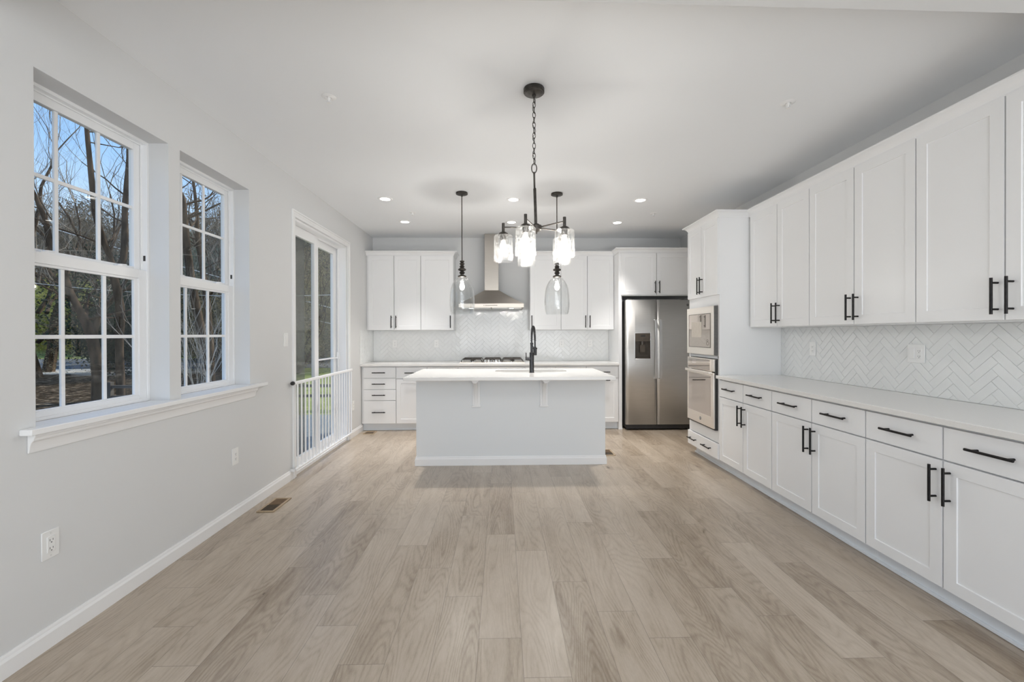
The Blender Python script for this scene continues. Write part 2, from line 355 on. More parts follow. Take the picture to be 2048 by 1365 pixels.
# dropped beam close to the camera
struct(MB().prism([(XL, 1.588), (XR, 1.650), (XR, 1.30), (XL, 1.24)], 'z', 2.55, CEIL).build('trim_1', wall_m, smooth=False))  # wall paint instead of ceiling paint, its darker colour standing in for shade

BBP = [(0, 0), (.013, 0), (.013, .064), (.0105, .070), (.008, .075), (.0075, .083), (.005, .089), (0, .089)]
b = MB(); b.sweep(BBP, [(XL, YF + .001), (XL, DY[0] - .058)]); b.sweep(BBP, [(XL, DY[1] + .062), (XL, 5.99)])
struct(b.build('baseboard_left', trim_m, ang=20))
b = MB(); b.sweep(BBP, [(XR, 1.50), (XR, YF + .001)]); struct(b.build('baseboard_right', trim_m))

def FR(xf): return lambda u, d, z: (xf + d, u, z)      # faces -X, u runs along Y
def FB(yf): return lambda u, d, z: (u, yf + d, z)      # faces -Y (towards the camera), u runs along X
def FL(xf): return lambda u, d, z: (xf - d, u, z)      # left wall, faces +X, d goes outdoors

# windows ------------------------------------------------------------
def window(n, y0, y1):
    F = FL(-2.02); z0, z1 = WZ
    root = struct(MB().ring(F, y0, y1, z0, z1, .016, 0, .09).ring(F, y0, y1, z0, z1, .022, .028, .034).build('window_%d' % n, vinyl_m, bevel=.0015))
    a0, a1 = y0 + .016, y1 - .016
    up = MB().ring(F, a0, a1, 1.655, z1 - .016, .045, .036, .065, .042).build('upper_sash', vinyl_m, root, bevel=.002)
    MB().box(F(a0 + .045, .050, 1.69), F(a1 - .045, .054, z1 - .06)).build('pane', pane_m, up, smooth=False)
    lo = MB().ring(F, a0, a1, z0 + .010, 1.680, .050, .006, .033, .030).ring(F, a0 + .05, a1 - .05, z0 + .038, 1.64, .022, .014, .028, .008).build('lower_sash', vinyl_m, root, bevel=.002)
    MB().box(F(a0 + .06, .024, z0 + .04), F(a1 - .06, .027, 1.635)).build('pane', pane_m, lo, smooth=False)
    for sash, dd, zz0, zz1, gl0, gl1 in ((up, .046, 1.69, 2.36, a0 + .045, a1 - .045), (lo, .020, .975, 1.63, a0 + .06, a1 - .06)):
        g = MB(); ms = (2.072, 2.286) if n == 1 else (2.862, 3.075)
        for m in ms: g.box(F(m - .009, dd, zz0), F(m + .009, dd + .012, zz1))
        zm = (zz0 + zz1) / 2 + .003; g.box(F(gl0, dd + .001, zm - .009), F(gl1, dd + .011, zm + .009))
        g.build('muntin_grid', vinyl_m, sash, bevel=.002)
    for yy in (y0 + .17, y1 - .17):
        k = MB().box(F(yy - .03, .010, 1.680), F(yy + .03, .030, 1.686)).tube([F(yy, .020, 1.686), F(yy, .020, 1.694)], .010, 12).tube([F(yy, .016, 1.691), F(yy + .03, .012, 1.693)], .004, 8)
        k.build('sash_lock', vinyl_m, lo)
    c = MB().box(F(y1 - .0175, .010, 1.735), F(y1 - .0158, .022, 1.765)); c.build('tilt_latch', slot_m, root)
window(1, *W1); window(2, *W2)
# shared stool and apron under the two windows
b = MB(); SY0, SY1 = 1.762, 3.505
b.box((XL + .001, SY0, WZ[0] - .025), (XL + .050, SY1, WZ[0]))
for w in (W1, W2): b.box((-2.02, w[0] + .001, WZ[0] - .025), (XL + .001, w[1] - .001, WZ[0]))
AP = [(0, 0), (.006, 0), (.008, .012), (.010, .030), (.016, .044), (.024, .052), (.026, .062), (.030, .066), (.030, .078), (0, .078)]
b.sweep(AP, [(XL + .0005, SY0 + .03), (XL + .0005, SY1 - .10)], WZ[0] - .025 - .078 + .010 - .010)
struct(b.build('trim_2', trim_m, bevel=.003, ang=20))

# sliding patio door ---------------------------------------------------
F = FL(XL)
d = MB()
CAS = [(0, 0), (.060, 0), (.060, .016), (.052, .018), (.040, .014), (.012, .011), (.004, .008), (0, .006)]
# casing (swept by hand: two legs and a head)
for y0, y1 in ((DY[0] - .058, DY[0]), (DY[1], DY[1] + .060)):
    d.box((XL, y0 + .002, 0), (XL + .012, y1 - .002, DZ - .001)); o_ = y0 if y0 < DY[0] - .01 else y1 - .014
    d.box((XL, o_, 0), (XL + .019, o_ + .014, DZ + .0475))
d.box((XL, DY[0] - .044, DZ), (XL + .012, DY[1] + .046, DZ + .0475)); d.box((XL, DY[0] - .058, DZ + .048), (XL + .019, DY[1] + .06, DZ + .062)); d.box((XL + .0005, DY[0] - .040, DZ + .024), (XL + .0145, DY[1] + .042, DZ + .030))
door = struct(d.build('door_1', trim_m, bevel=.0015))
MB().ring(F, DY[0], DY[1], 0.002, DZ, .022, .012, .199, .03).ring(F, DY[0] + .02, DY[1] - .02, .02, DZ - .02, .018, .10, .11, .012).build('door_frame', vinyl_m, door, bevel=.0015)
p1 = MB().ring(F, DY[0] + .03, 4.785, .035, DZ - .025, .095, .085, .122, .075).build('sliding_panel', vinyl_m, door, bevel=.003)
MB().box(F(DY[0] + .10, .105, .10), F(4.72, .109, DZ - .10)).build('pane', pane_m, p1, smooth=False)
p2 = MB().ring(F, 4.775, DY[1] - .03, .035, DZ - .025, .090, .125, .160, .075).build('fixed_panel', vinyl_m, door, bevel=.003)
MB().box(F(4.85, .140, .10), F(DY[1] - .11, .144, DZ - .10)).build('pane', pane_m, p2, smooth=False)
MB().box(F(DY[0] + .03, .180, .03), F(4.66, .182, DZ - .03)).build('insect_screen', screen_m, door, smooth=False)
MB().box(F(4.79, .100, 1.025), F(5.395, .118, 1.043)).box(F(5.375, .085, 1.015), F(5.40, .118, 1.10)).build('security_bar', vinyl_m, door, bevel=.002)

# white safety gate in front of the door --------------------------------
gx = -1.868
g = thing('safety_gate', 'white metal baluster gate mounted across the sliding patio door', 'gate', (gx, 4.7, .08))
MB().box((gx - .012, 3.945, .862), (gx + .012, 5.452, .890)).build('top_rail', vinyl_m, g, bevel=.004)
MB().box((gx - .010, 3.975, .082), (gx + .010, 5.452, .100)).build('bottom_rail', vinyl_m, g, bevel=.003)
for i in range(19):
    y = 4.02 + i * .0785
    MB().cyl((gx, y, .10), (gx, y, .863), .0075, 10).build('baluster', vinyl_m, g)
MB().lathe([(.0, -.030), (.016, -.030), (.019, -.016), (.016, -.004), (.007, 0), (.007, .012), (.0, .012)], (gx, 3.945, .878), 16, 'y').build('latch_knob', gun_m, g)['label'] = 'dark latch knob'
for y, z in ((5.46, .876), (3.97, .090), (5.46, .090)):
    MB().box((XL + .0005, y - .012, z - .012), (gx, y + .006, z + .012)).build('wall_bracket', chrome_m, g)
MB().box((XL + .013, 3.955, .866), (gx, 3.985, .884)).build('wall_bracket', chrome_m, g)

# ------------------------------------------------------------------ cabinets
def shaker(F, u0, u1, z0, z1, parent, name='door', fw=.058, mat=None, th=.0245):
    if fw == 0:
        m = MB().box(F(u0, 0, z0), F(u1, th, z1))
    else:
        m = MB(); dd = .0055
        O = [(u0, z0), (u1, z0), (u1, z1), (u0, z1)]; I = [(u0 + fw, z0 + fw), (u1 - fw, z0 + fw), (u1 - fw, z1 - fw), (u0 + fw, z1 - fw)]
        e = .0012; I2 = [(u0 + fw + e, z0 + fw + e), (u1 - fw - e, z0 + fw + e), (u1 - fw - e, z1 - fw - e), (u0 + fw + e, z1 - fw - e)]
        vs = [F(u, 0, z) for u, z in O] + [F(u, 0, z) for u, z in I] + [F(u, dd, z) for u, z in I2] + [F(u, th, z) for u, z in O]
        fs = []
        for i in range(4):
            j = (i + 1) % 4
            fs += [(i, j, 4 + j, 4 + i), (4 + i, 4 + j, 8 + j, 8 + i), (i, 12 + i, 12 + j, j)]
        fs += [(8, 9, 10, 11), (12, 15, 14, 13)]
        m.add(vs, fs)
    return m.build(name, mat or cab_m, parent, bevel=.0006, smooth=False)
def bar_v(F, u, z0, z1, parent, r=.0062):
    m = MB().cyl(F(u, -.034, z0), F(u, -.034, z1), r, 14)
    for z in (z0 + .024, z1 - .024): m.cyl(F(u, -.034, z), F(u, .0005, z), r * .82, 10)
    return m.build('handle', black_m, parent)
def bar_h(F, u0, u1, z, parent, r=.0062):
    m = MB().cyl(F(u0, -.034, z), F(u1, -.034, z), r, 14)
    for u in (u0 + .024, u1 - .024): m.cyl(F(u, -.034, z), F(u, .0005, z), r * .82, 10)
    return m.build('handle', black_m, parent)
CROWN = [(0, 0), (.006, 0), (.006, .010), (.009, .016), (.014, .026), (.022, .036), (.033, .045), (.046, .050), (.052, .052), (.052, .062), (0, .062)]
def cabinet(name, label, F, u0, u1, z0, z1, depth, toe=False, group=None, base=None):
    bx = F((u0 + u1) / 2, depth / 2, 0)
    c = thing(name, label, 'cabinet', (bx[0], bx[1], 0 if toe else z0), group)
    MB().box(F(u0, .025, z0), F(u1, depth, z1)).build('cabinet_body', cab_m, c, bevel=.0008)
    if toe:
        t = MB().box(F(u0, .075, 0.001), F(u1, .095, z0)); t.box(F(u0, .063, 0.001), F(u1, .076, .017)); t.build('toe_kick', toe_m, c, bevel=.002)
    return c
GAP = .0042
# ---- right wall, base run
Fr = FR(2.08); RD = XR - 2.08 - .001
ZB = (.10, .884)
units = [(4.118, 3.707, 3.307, 'white base cabinet beside the oven tower'), (3.307, 2.875, 2.441, 'middle white base cabinet of the right hand run'), (2.441, 2.004, 1.567, 'nearest white base cabinet, cut off by the right edge')]
for a, m_, c_, lab in units:
    cb = cabinet('base_cabinet', lab, Fr, c_, a, .10, .884, RD, True, 'base cabinets along the right wall')
    for s, (p, q) in enumerate(((m_, a), (c_, m_))):
        p += GAP; q -= GAP
        dr = shaker(Fr, p, q, .716, .868, cb, 'drawer', 0); bar_h(Fr, (p + q) / 2 - .092, (p + q) / 2 + .092, .797, dr)
        dd = shaker(Fr, p, q, .106, .708, cb, 'door', .058)
        bar_v(Fr, m_ + (.033 if s == 0 else -.033), .507, .684, dd)
# ---- right wall, uppers
Fu = FR(2.36); UD = XR - 2.36 - .001
units = [(4.112, 4.085, 3.678, 3.287, 'white upper cabinet beside the oven tower'), (3.287, 3.287, 2.863, 2.428, 'middle white upper cabinet on the right wall'), (2.428, 2.428, 1.988, 1.548, 'nearest white upper cabinet, cut off by the right edge')]
for a0, a, m_, c_, lab in units:
    cb = cabinet('upper_cabinet', lab, Fu, c_, a0, 1.368, 2.440, UD, False, 'upper cabinets along the right wall')
    for s, (p, q) in enumerate(((m_, a), (c_, m_))):
        p += GAP; q -= GAP
        dd = shaker(Fu, p, q, 1.374, 2.424, cb, 'door', .060)
        bar_v(Fu, m_ + (.028 if s == 0 else -.034), 1.401, 1.575, dd)
    MB().sweep(CROWN, [(2.374, a0), (2.374, c_)], 2.425).build('crown_moulding', cab_m, cb, ang=25)
# ---- oven tower
Ft = FR(2.066); TD = XR - 2.066 - .001; TY = (4.12, 4.79)
tw = thing('oven_tower_cabinet', 'tall white cabinet housing the wall oven and microwave', 'cabinet', (2.38, 4.45, 0))
b = MB(); F = Ft
b.box(F(TY[0], .020, .10), F(TY[0] + .019, TD, 2.44)); b.box(F(TY[1] - .019, .020, .10), F(TY[1], TD, 2.44)); b.box(F(TY[0] + .019, TD - .02, .10), F(TY[1] - .019, TD, 2.44))
for z0, z1 in ((.10, .118), (.255, .372), (1.068, 1.098), (1.588, 1.70), (2.42, 2.44)): b.box(F(TY[0] + .019, .020, z0), F(TY[1] - .019, TD - .02, z1))
for y0 in (TY[0] + .019, TY[1] - .034): b.box(F(y0, .020, .372), F(y0 + .015, .040, 1.588))
b.build('cabinet_body', cab_m, tw, bevel=.0008)
MB().box(F(TY[0], .088, .001), F(TY[1] - .02, .108, .10)).box(F(TY[0], .074, .001), F(TY[1] - .01, .089, .017)).build('toe_kick', toe_m, tw, bevel=.002)
dr = shaker(F, TY[0] + .002, TY[1] - .002, .104, .250, tw, 'drawer', 0)
bar_h(F, 4.56, 4.735, .180, dr); bar_h(F, 4.235, 4.41, .180, dr)
for s, (p, q) in enumerate(((4.459, TY[1] - .002), (TY[0] + .002, 4.459))):
    dd = shaker(F, p + .002, q - .002, 1.690, 2.424, tw, 'door', .055); bar_v(F, 4.459 + (.028 if s == 0 else -.028), 1.72, 1.895, dd)
MB().sweep(CROWN, [(2.20, TY[1]), (2.08, TY[1]), (2.08, TY[0]), (2.40, TY[0])], 2.425, side=1).build('crown_moulding', cab_m, tw, ang=25)

# ---- back wall, base run
Fb = FB(5.93); BD = YB - 5.93 - .001
cb = cabinet('base_cabinet', 'white four-drawer base cabinet in the left back corner', Fb, -1.905, -1.436, .10, .884, BD, True, 'base cabinets along the back wall')
for z0, z1 in ((.725, .868), (.571, .718), (.421, .564), (.106, .414)):
    dr = shaker(Fb, -1.878 + .002, -1.436 - GAP, z0, z1, cb, 'drawer', 0)
    zc = (z0 + z1) / 2; bar_h(Fb, -1.752, -1.576, zc, dr)
def base_back(u0, um, u1, lab):
    cb = cabinet('base_cabinet', lab, Fb, u0, u1, .10, .884, BD, True, 'base cabinets along the back wall')
    for s, (p, q) in enumerate(((u0, um), (um, u1))):
        p += GAP; q -= GAP
        dr = shaker(Fb, p, q, .716, .868, cb, 'drawer', 0); bar_h(Fb, (p + q) / 2 - .088, (p + q) / 2 + .088, .793, dr)
        dd = shaker(Fb, p, q, .106, .708, cb, 'door', .058); bar_v(Fb, um + (-.03 if s == 0 else .03), .50, .675, dd)
base_back(-1.436, -1.016, -.597, 'white base cabinet between the four-drawer unit and the cooktop')
cb = cabinet('base_cabinet', 'white base cabinet directly below the gas cooktop', Fb, -.597, .315, .10, .884, BD, True, 'base cabinets along the back wall')
shaker(Fb, -.597 + GAP, .315 - GAP, .716, .868, cb, 'false_front', 0)
for s, (p, q) in enumerate(((-.597, -.141), (-.141, .315))):
    dd = shaker(Fb, p + GAP, q - GAP, .106, .708, cb, 'door', .058); bar_v(Fb, -.141 + (-.03 if s == 0 else .03), .50, .675, dd)
base_back(.315, .735, 1.155, 'white base cabinet right of the cooktop, behind the island')
cb = cabinet('base_cabinet', 'narrow white base cabinet with pull-out front beside the refrigerator panel', Fb, 1.155, 1.600, .10, .884, BD, True, 'base cabinets along the back wall')
dr = shaker(Fb, 1.155 + GAP, 1.600 - GAP, .716, .868, cb, 'drawer', 0); bar_h(Fb, 1.300, 1.476, .793, dr)
dr = shaker(Fb, 1.155 + GAP, 1.600 - GAP, .106, .708, cb, 'pull_out_front', .058); bar_h(Fb, 1.300, 1.476, .681, dr)
# ---- back wall, uppers
Fk = FB(6.17); KD = YB - 6.17 - .001
def upper_back(u0, doors, u1, lab, handles, crown):
    cb = cabinet('upper_cabinet', lab, Fk, u0, u1, 1.374, 2.440, KD, False, 'upper cabinets along the back wall')
    for (p, q), h in zip(doors, handles):
        dd = shaker(Fk, p + .004, q - .004, 1.380, 2.422, cb, 'door', .057); bar_v(Fk, h, 1.403, 1.578, dd, .006)
    MB().sweep(CROWN, crown, 2.425, side=1).build('crown_moulding', cab_m, cb, ang=25)
upper_back(XL + .001, ((-1.886, -1.518), (-1.518, -1.142)), -1.142, 'white upper cabinet in the left back corner', (-1.553, -1.487), [(XL + .001, 6.184), (-1.142, 6.184)])
upper_back(-1.142, ((-1.142, -.683),), -.683, 'single-door white upper cabinet left of the range hood', (-.724,), [(-1.142, 6.184), (-.683, 6.184), (-.683, YB - .001)])
upper_back(.402, ((.402, .842),), .842, 'single-door white upper cabinet right of the range hood', (.425,), [(.402, YB - .001), (.402, 6.184), (.842, 6.184)])
upper_back(.842, ((.842, 1.219), (1.219, 1.600)), 1.600, 'double-door white upper cabinet beside the refrigerator surround', (1.189, 1.252), [(.842, 6.184), (1.600, 6.184)])
# ---- refrigerator surround
Fc = FB(5.905); CD = YB - 5.905 - .001
fc = cabinet('refrigerator_surround', 'white double-door cabinet above the refrigerator with its tall end panel', Fc, 1.602, XR - .002, 1.835, 2.440, CD)
MB().box((1.602, 5.93, .001), (1.648, YB - .001, 1.835)).box((1.598, 5.925, .001), (1.652, 5.945, .02)).build('end_panel', cab_m, fc, bevel=.001)
for p, q, h in ((1.628, 2.119, 2.092), (2.119, 2.612, 2.150)):
    dd = shaker(Fc, p + .004, q - .004, 1.848, 2.420, fc, 'door', .060); bar_v(Fc, h, 1.868, 2.035, dd)
MB().sweep(CROWN, [(1.601, YB - .001), (1.601, 5.92), (XR - .002, 5.92)], 2.425, side=1).build('crown_moulding', cab_m, fc, ang=25)

# ------------------------------------------------------------------ countertops and backsplash
tag(MB().box((2.047, 1.545, .884), (XR - .001, 4.118, .914)).build('countertop', quartz_m, loc=(2.37, 2.83, .884), bevel=.002), 'long white quartz countertop on the right hand base cabinets', 'countertop')
tag(MB().box((XL + .001, 5.895, .884), (1.600, YB - .001, .914)).build('countertop', quartz_m, loc=(-.15, 6.2, .884), bevel=.002), 'white quartz countertop along the back wall under the cooktop', 'countertop')

def clip_poly(poly, x0, x1, y0, y1):
    def cl(P, f, inter):
        out = []
        for i in range(len(P)):
            a, b_ = P[i - 1], P[i]
            if f(b_):
                if not f(a): out.append(inter(a, b_))
                out.append(b_)
            elif f(a): out.append(inter(a, b_))
        return out
    for ax, lim, sg in ((0, x0, 1), (0, x1, -1), (1, y0, 1), (1, y1, -1)):
        if not poly: return poly
        def ins(p, ax=ax, lim=lim, sg=sg): return (p[ax] - lim) * sg >= -1e-9
        def it(a, c, ax=ax, lim=lim):
            t = (lim - a[ax]) / (c[ax] - a[ax]); return (a[0] + t * (c[0] - a[0]), a[1] + t * (c[1] - a[1]))
        poly = cl(poly, ins, it)
    return poly
def herringbone(F, rects, parent, u_off, z_off, seed):
    """real tiles with eased edges standing 5 mm off the grout bed"""
    rnd = random.Random(seed); m = MB(); w = .0488; n = 3.4; g = .0009; c = cos(pi / 4)
    for (U0, U1, Z0, Z1) in rects:
        for j in range(-16, 17):
            for i in range(-32, 33):
                for (ax, ay, lx, ly) in ((i + n * j, i - n * j, n, 1), (n + i + n * j, 1 - n + i - n * j, 1, n)):
                    pts = [(ax * w + g, ay * w + g), ((ax + lx) * w - g, ay * w + g), ((ax + lx) * w - g, (ay + ly) * w - g), (ax * w + g, (ay + ly) * w - g)]
                    pts = [((x - y) * c + u_off, (x + y) * c + z_off) for x, y in pts]
                    if max(p[0] for p in pts) < U0 or min(p[0] for p in pts) > U1 or max(p[1] for p in pts) < Z0 or min(p[1] for p in pts) > Z1: continue
                    P = clip_poly(pts, U0, U1, Z0, Z1)
                    if len(P) < 3: continue
                    cx = sum(p[0] for p in P) / len(P); cz = sum(p[1] for p in P) / len(P)
                    area = abs(sum(P[k - 1][0] * P[k][1] - P[k][0] * P[k - 1][1] for k in range(len(P)))) / 2
                    if area < 2e-5: continue
                    tx, tz = rnd.uniform(-.012, .012), rnd.uniform(-.012, .012)
                    def pt(p, s, dd):
                        L = math.hypot(p[0] - cx, p[1] - cz); q = max(0.0, 1 - s / max(L, 1e-4)); u = cx + (p[0] - cx) * q; z = cz + (p[1] - cz) * q
                        return F(u, dd + (u - cx) * tx + (z - cz) * tz, z)
                    k = len(P)
                    vs = [pt(p, 0, 0) for p in P] + [pt(p, 0, -.0014) for p in P] + [pt(p, .002, -.0028) for p in P]
                    fs = [tuple(range(2 * k, 3 * k))]
                    for a in range(k):
                        q = (a + 1) % k; fs += [(a, q, k + q, k + a), (k + a, k + q, 2 * k + q, 2 * k + a)]
                    m.add(vs, fs)
    return m.build('tile_field', tile_m, parent, smooth=False)
Fw = FR(XR - .004)
bs = thing('tile_backsplash', 'white glazed herringbone tile backsplash on the right wall', 'backsplash', (XR, 2.8, .915))
MB().box((XR - .004, 1.45, .915), (XR - .0005, 4.118, 1.367)).build('grout_bed', grout_m, bs, smooth=False)
herringbone(Fw, [(1.45, 4.118, .915, 1.367)], bs, 2.44, .93, 1)
Fw = FB(YB - .004)
bs = thing('tile_backsplash', 'white glazed herringbone tile backsplash on the back wall under the hood', 'backsplash', (-.15, YB, .915))
RC = [(XL + .006, -.683, .915, 1.373), (-.683, .402, .915, 1.680), (.402, 1.600, .915, 1.373)]
m = MB()
for a in RC: m.box((a[0], YB - .004, a[2]), (a[1], YB - .0005, a[3]))
m.build('grout_bed', grout_m, bs, smooth=False)
herringbone(Fw, RC, bs, -.14, .95, 2)
bs = thing('tile_backsplash', 'short white tile return on the left wall in the back corner', 'backsplash', (XL, 6.2, .915))
MB().box((XL + .0005, 5.90, .915), (XL + .004, YB - .010, 1.373)).build('grout_bed', grout_m, bs, smooth=False)
herringbone(lambda u, d, z: (XL + .004 - d, u, z), [(5.90, YB - .012, .915, 1.373)], bs, 6.1, .95, 3)

# ------------------------------------------------------------------ island
isl = thing('kitchen_island', 'long pale grey-white island with panelled front and white baseboard', 'island', (.09, 4.68, 0))
IX = (-.857, 1.040); IY = (4.362, 5.03)
MB().box((IX[0], IY[0], 0), (IX[1], IY[0] + .10, .884)).box((IX[0], IY[0] + .10, 0), (IX[0] + .02, IY[1], .884)).box((IX[1] - .02, IY[0] + .10, 0), (IX[1], IY[1], .884)).box((IX[0] + .02, IY[1] - .02, .10), (IX[1] - .02, IY[1], .884)).box((IX[0] + .02, IY[0] + .10, .02), (IX[1] - .02, IY[1] - .02, .04)).build('island_body', island_m, isl, smooth=False)
MB().sweep(BBP, [(IX[0], IY[1]), (IX[0], IY[0]), (IX[1], IY[0]), (IX[1], IY[1])], 0.001, side=-1 if False else 1)
b = MB(); b.sweep(BBP, [(IX[0], IY[1]), (IX[0], IY[0]), (IX[1], IY[0]), (IX[1], IY[1])], 0.0005, side=-1); 
# choose the outward side: the path runs counter-clockwise seen from above when going -Y, +X, +Y, so the right-hand normal points outward
b = MB(); b.sweep(BBP, [(IX[0], IY[1]), (IX[0], IY[0]), (IX[1], IY[0]), (IX[1], IY[1])], 0.0005, side=1); b.build('island_baseboard', trim_m, isl, ang=20)
TR = [(0, 0), (.008, 0), (.010, .012), (.016, .026), (.016, .040), (0, .040)]
MB().sweep(TR, [(IX[0], IY[1]), (IX[0], IY[0]), (IX[1], IY[0]), (IX[1], IY[1])], .8435, side=1).build('island_trim', trim_m, isl, ang=20)
def corbel(cx):
    prof = [(0, 0), (.022, 0)]
    for i in range(13):
        t = i / 12; a = t * pi / 2
        prof.append((.022 + .205 * (1 - cos(a)), .245 * sin(a) - .0 + .0))
    prof += [(.227, .258), (.0, .258)]
    pts = [(IY[0] - .0175 - p[0] + .0175, .590 + .008 + p[1]) for p in prof]
    m = MB().prism([(IY[0] - p[0], .600 + p[1]) for p in prof], 'x', cx - .016, cx + .016)
    m.box((cx - .038, IY[0] - .016, .592), (cx + .038, IY[0], .8435)); m.box((cx - .038, IY[0] - .245, .868), (cx + .038, IY[0] - .02, .8835))
    m.box((cx - .044, IY[0] - .022, .586), (cx + .044, IY[0], .600)); m.box((cx - .028, IY[0] - .238, .855), (cx + .028, IY[0] - .02, .868))
    return m.build('corbel', trim_m, isl, bevel=.0015)
corbel(-.257); corbel(.420)
# island top with a rounded sink cut-out
TX = (-.912, 1.062); TYI = (4.03, 5.05); SX = (-.07, .70); SYI = (4.575, 4.92); ccx, ccy = .315, 4.75
def rloop(x0, x1, y0, y1, r, k=8):
    out = []
    for cx, cy, a0 in ((x1 - r, y1 - r, 0), (x0 + r, y1 - r, 90), (x0 + r, y0 + r, 180), (x1 - r, y0 + r, 270)):
        for i in range(k + 1): a = R_(a0 + 90 * i / k); out.append((cx + r * cos(a), cy + r * sin(a)))
    return out
inn = rloop(*SX, *SYI, .13)
corn = [(TX[1], TYI[1]), (TX[0], TYI[1]), (TX[0], TYI[0]), (TX[1], TYI[0])]
def ray_rect(p):
    dx, dy = p[0] - ccx, p[1] - ccy; t = min((((TX[1] if dx > 0 else TX[0]) - ccx) / dx) if abs(dx) > 1e-9 else 1e9, (((TYI[1] if dy > 0 else TYI[0]) - ccy) / dy) if abs(dy) > 1e-9 else 1e9)
    return (ccx + dx * t, ccy + dy * t)
outp = [ray_rect(p) for p in inn]
for cpt in corn:                               # snap the nearest outer point to each corner
    k = min(range(len(outp)), key=lambda i: (outp[i][0] - cpt[0]) ** 2 + (outp[i][1] - cpt[1]) ** 2); outp[k] = cpt
n = len(inn); m = MB(); z0, z1 = .884, .914
m.add([(x, y, z1) for x, y in inn] + [(x, y, z1) for x, y in outp] + [(x, y, z0) for x, y in inn] + [(x, y, z0) for x, y in outp],
      [f for i in range(n) for j in [(i + 1) % n] for f in ((i, j, n + j, n + i), (2 * n + i, 3 * n + i, 3 * n + j, 2 * n + j), (i, 2 * n + i, 2 * n + j, j), (n + i, n + j, 3 * n + j, 3 * n + i))])
tag(m.build('island_countertop', quartz_m, loc=(.08, 4.54, .884), smooth=False, bevel=.002), 'white quartz top of the island with a sink cut-out', 'countertop')
m = MB(); lo = []
for x0, x1, y0, y1, r, z in ((SX[0] - .02, SX[1] + .02, SYI[0] - .02, SYI[1] + .02, .15, .8835), (SX[0] + .002, SX[1] - .002, SYI[0] + .002, SYI[1] - .002, .13, .8835), (SX[0] + .006, SX[1] - .006, SYI[0] + .006, SYI[1] - .006, .125, .72), (SX[0] + .04, SX[1] - .04, SYI[0] + .04, SYI[1] - .04, .09, .69)):
    lo.append([(x, y, z) for x, y in rloop(x0, x1, y0, y1, r)])
k = len(lo[0]); vs = [p for l in lo for p in l]
fs = [(a * k + i, a * k + (i + 1) % k, (a + 1) * k + (i + 1) % k, (a + 1) * k + i) for a in range(3) for i in range(k)] + [tuple(3 * k + i for i in range(k))]
m.add(vs, fs); snk = thing('kitchen_sink', 'grey undermount sink sunk in the island top behind the faucet', 'sink', (.315, 4.75, .69))
m.build('basin', sink_m, snk); MB().lathe([(.0, .004), (.03, .004), (.042, .002), (.045, 0), (.0, 0)], (.315, 4.77, .690), 20).build('drain', chrome_m, snk)
# faucet
fx_, fy_ = .309, 4.50
fc = thing('kitchen_faucet', 'tall dark pull-down spring faucet standing on the island', 'faucet', (fx_, fy_, .914))
MB().lathe([(0, 0), (.026, 0), (.026, .006), (.0235, .009), (.0235, .205), (.021, .209), (0, .209)], (fx_, fy_, .9142), 24).build('body', gun_m, fc)
MB().lathe([(0, 0), (.0135, 0), (.0135, .085), (.016, .087), (.016, .100), (.0135, .102), (0, .102)], (fx_, fy_, 1.122), 20).build('riser', gun_m, fc)
arch = []
for i in range(25):
    t = i / 24; a = pi * t
    arch.append((fx_ + .047 * (1 - cos(a)) / 2, fy_ + .17 * (1 - cos(a)) / 2, 1.224 + .19 * sin(a) ** .8 * (1 if t < .5 else 1) - .05 * t))
MB().tube(arch, .0085, 12).build('hose', gun_m, fc)
sp = []; turns = 30; seg = turns * 10
import bisect
for i in range(seg + 1):
    t = .02 + .90 * i / seg; q = t * 24; k = min(int(q), 23); f_ = q - k; A = Vector(arch[k]); B = Vector(arch[k + 1]); p = A.lerp(B, f_); d_ = (B - A).normalized()
    s1 = d_.cross(Vector((.9, -.3, 0))).normalized(); s2 = d_.cross(s1); w_ = 2 * pi * turns * i / seg
    sp.append(p + (s1 * cos(w_) + s2 * sin(w_)) * .0125)
MB().tube(sp, .0022, 5).build('spring', gun_m, fc)
e_ = arch[-1]
MB().lathe([(0, 0), (.017, 0), (.019, .004), (.019, .060), (.014, .082), (.012, .092), (0, .092)], (e_[0], e_[1], e_[2] - .088), 20).build('spray_head', gun_m, fc)
MB().cyl((fx_, fy_ + .005, 1.195), (e_[0], e_[1], e_[2] - .015), .005, 10).lathe([(.020, -.008), (.0235, -.008), (.0235, .008), (.020, .008)], (e_[0], e_[1], e_[2] - .015), 20, closed=True).build('docking_arm', gun_m, fc)
MB().cyl((fx_ - .015, fy_, 1.058), (fx_ - .048, fy_, 1.058), .019, 20).cyl((fx_ - .048, fy_, 1.058), (fx_ - .066, fy_, 1.058), .0165, 20).cyl((fx_ - .057, fy_, 1.058), (fx_ - .060, fy_ - .02, 1.12), .005, 8).build('lever', gun_m, fc)

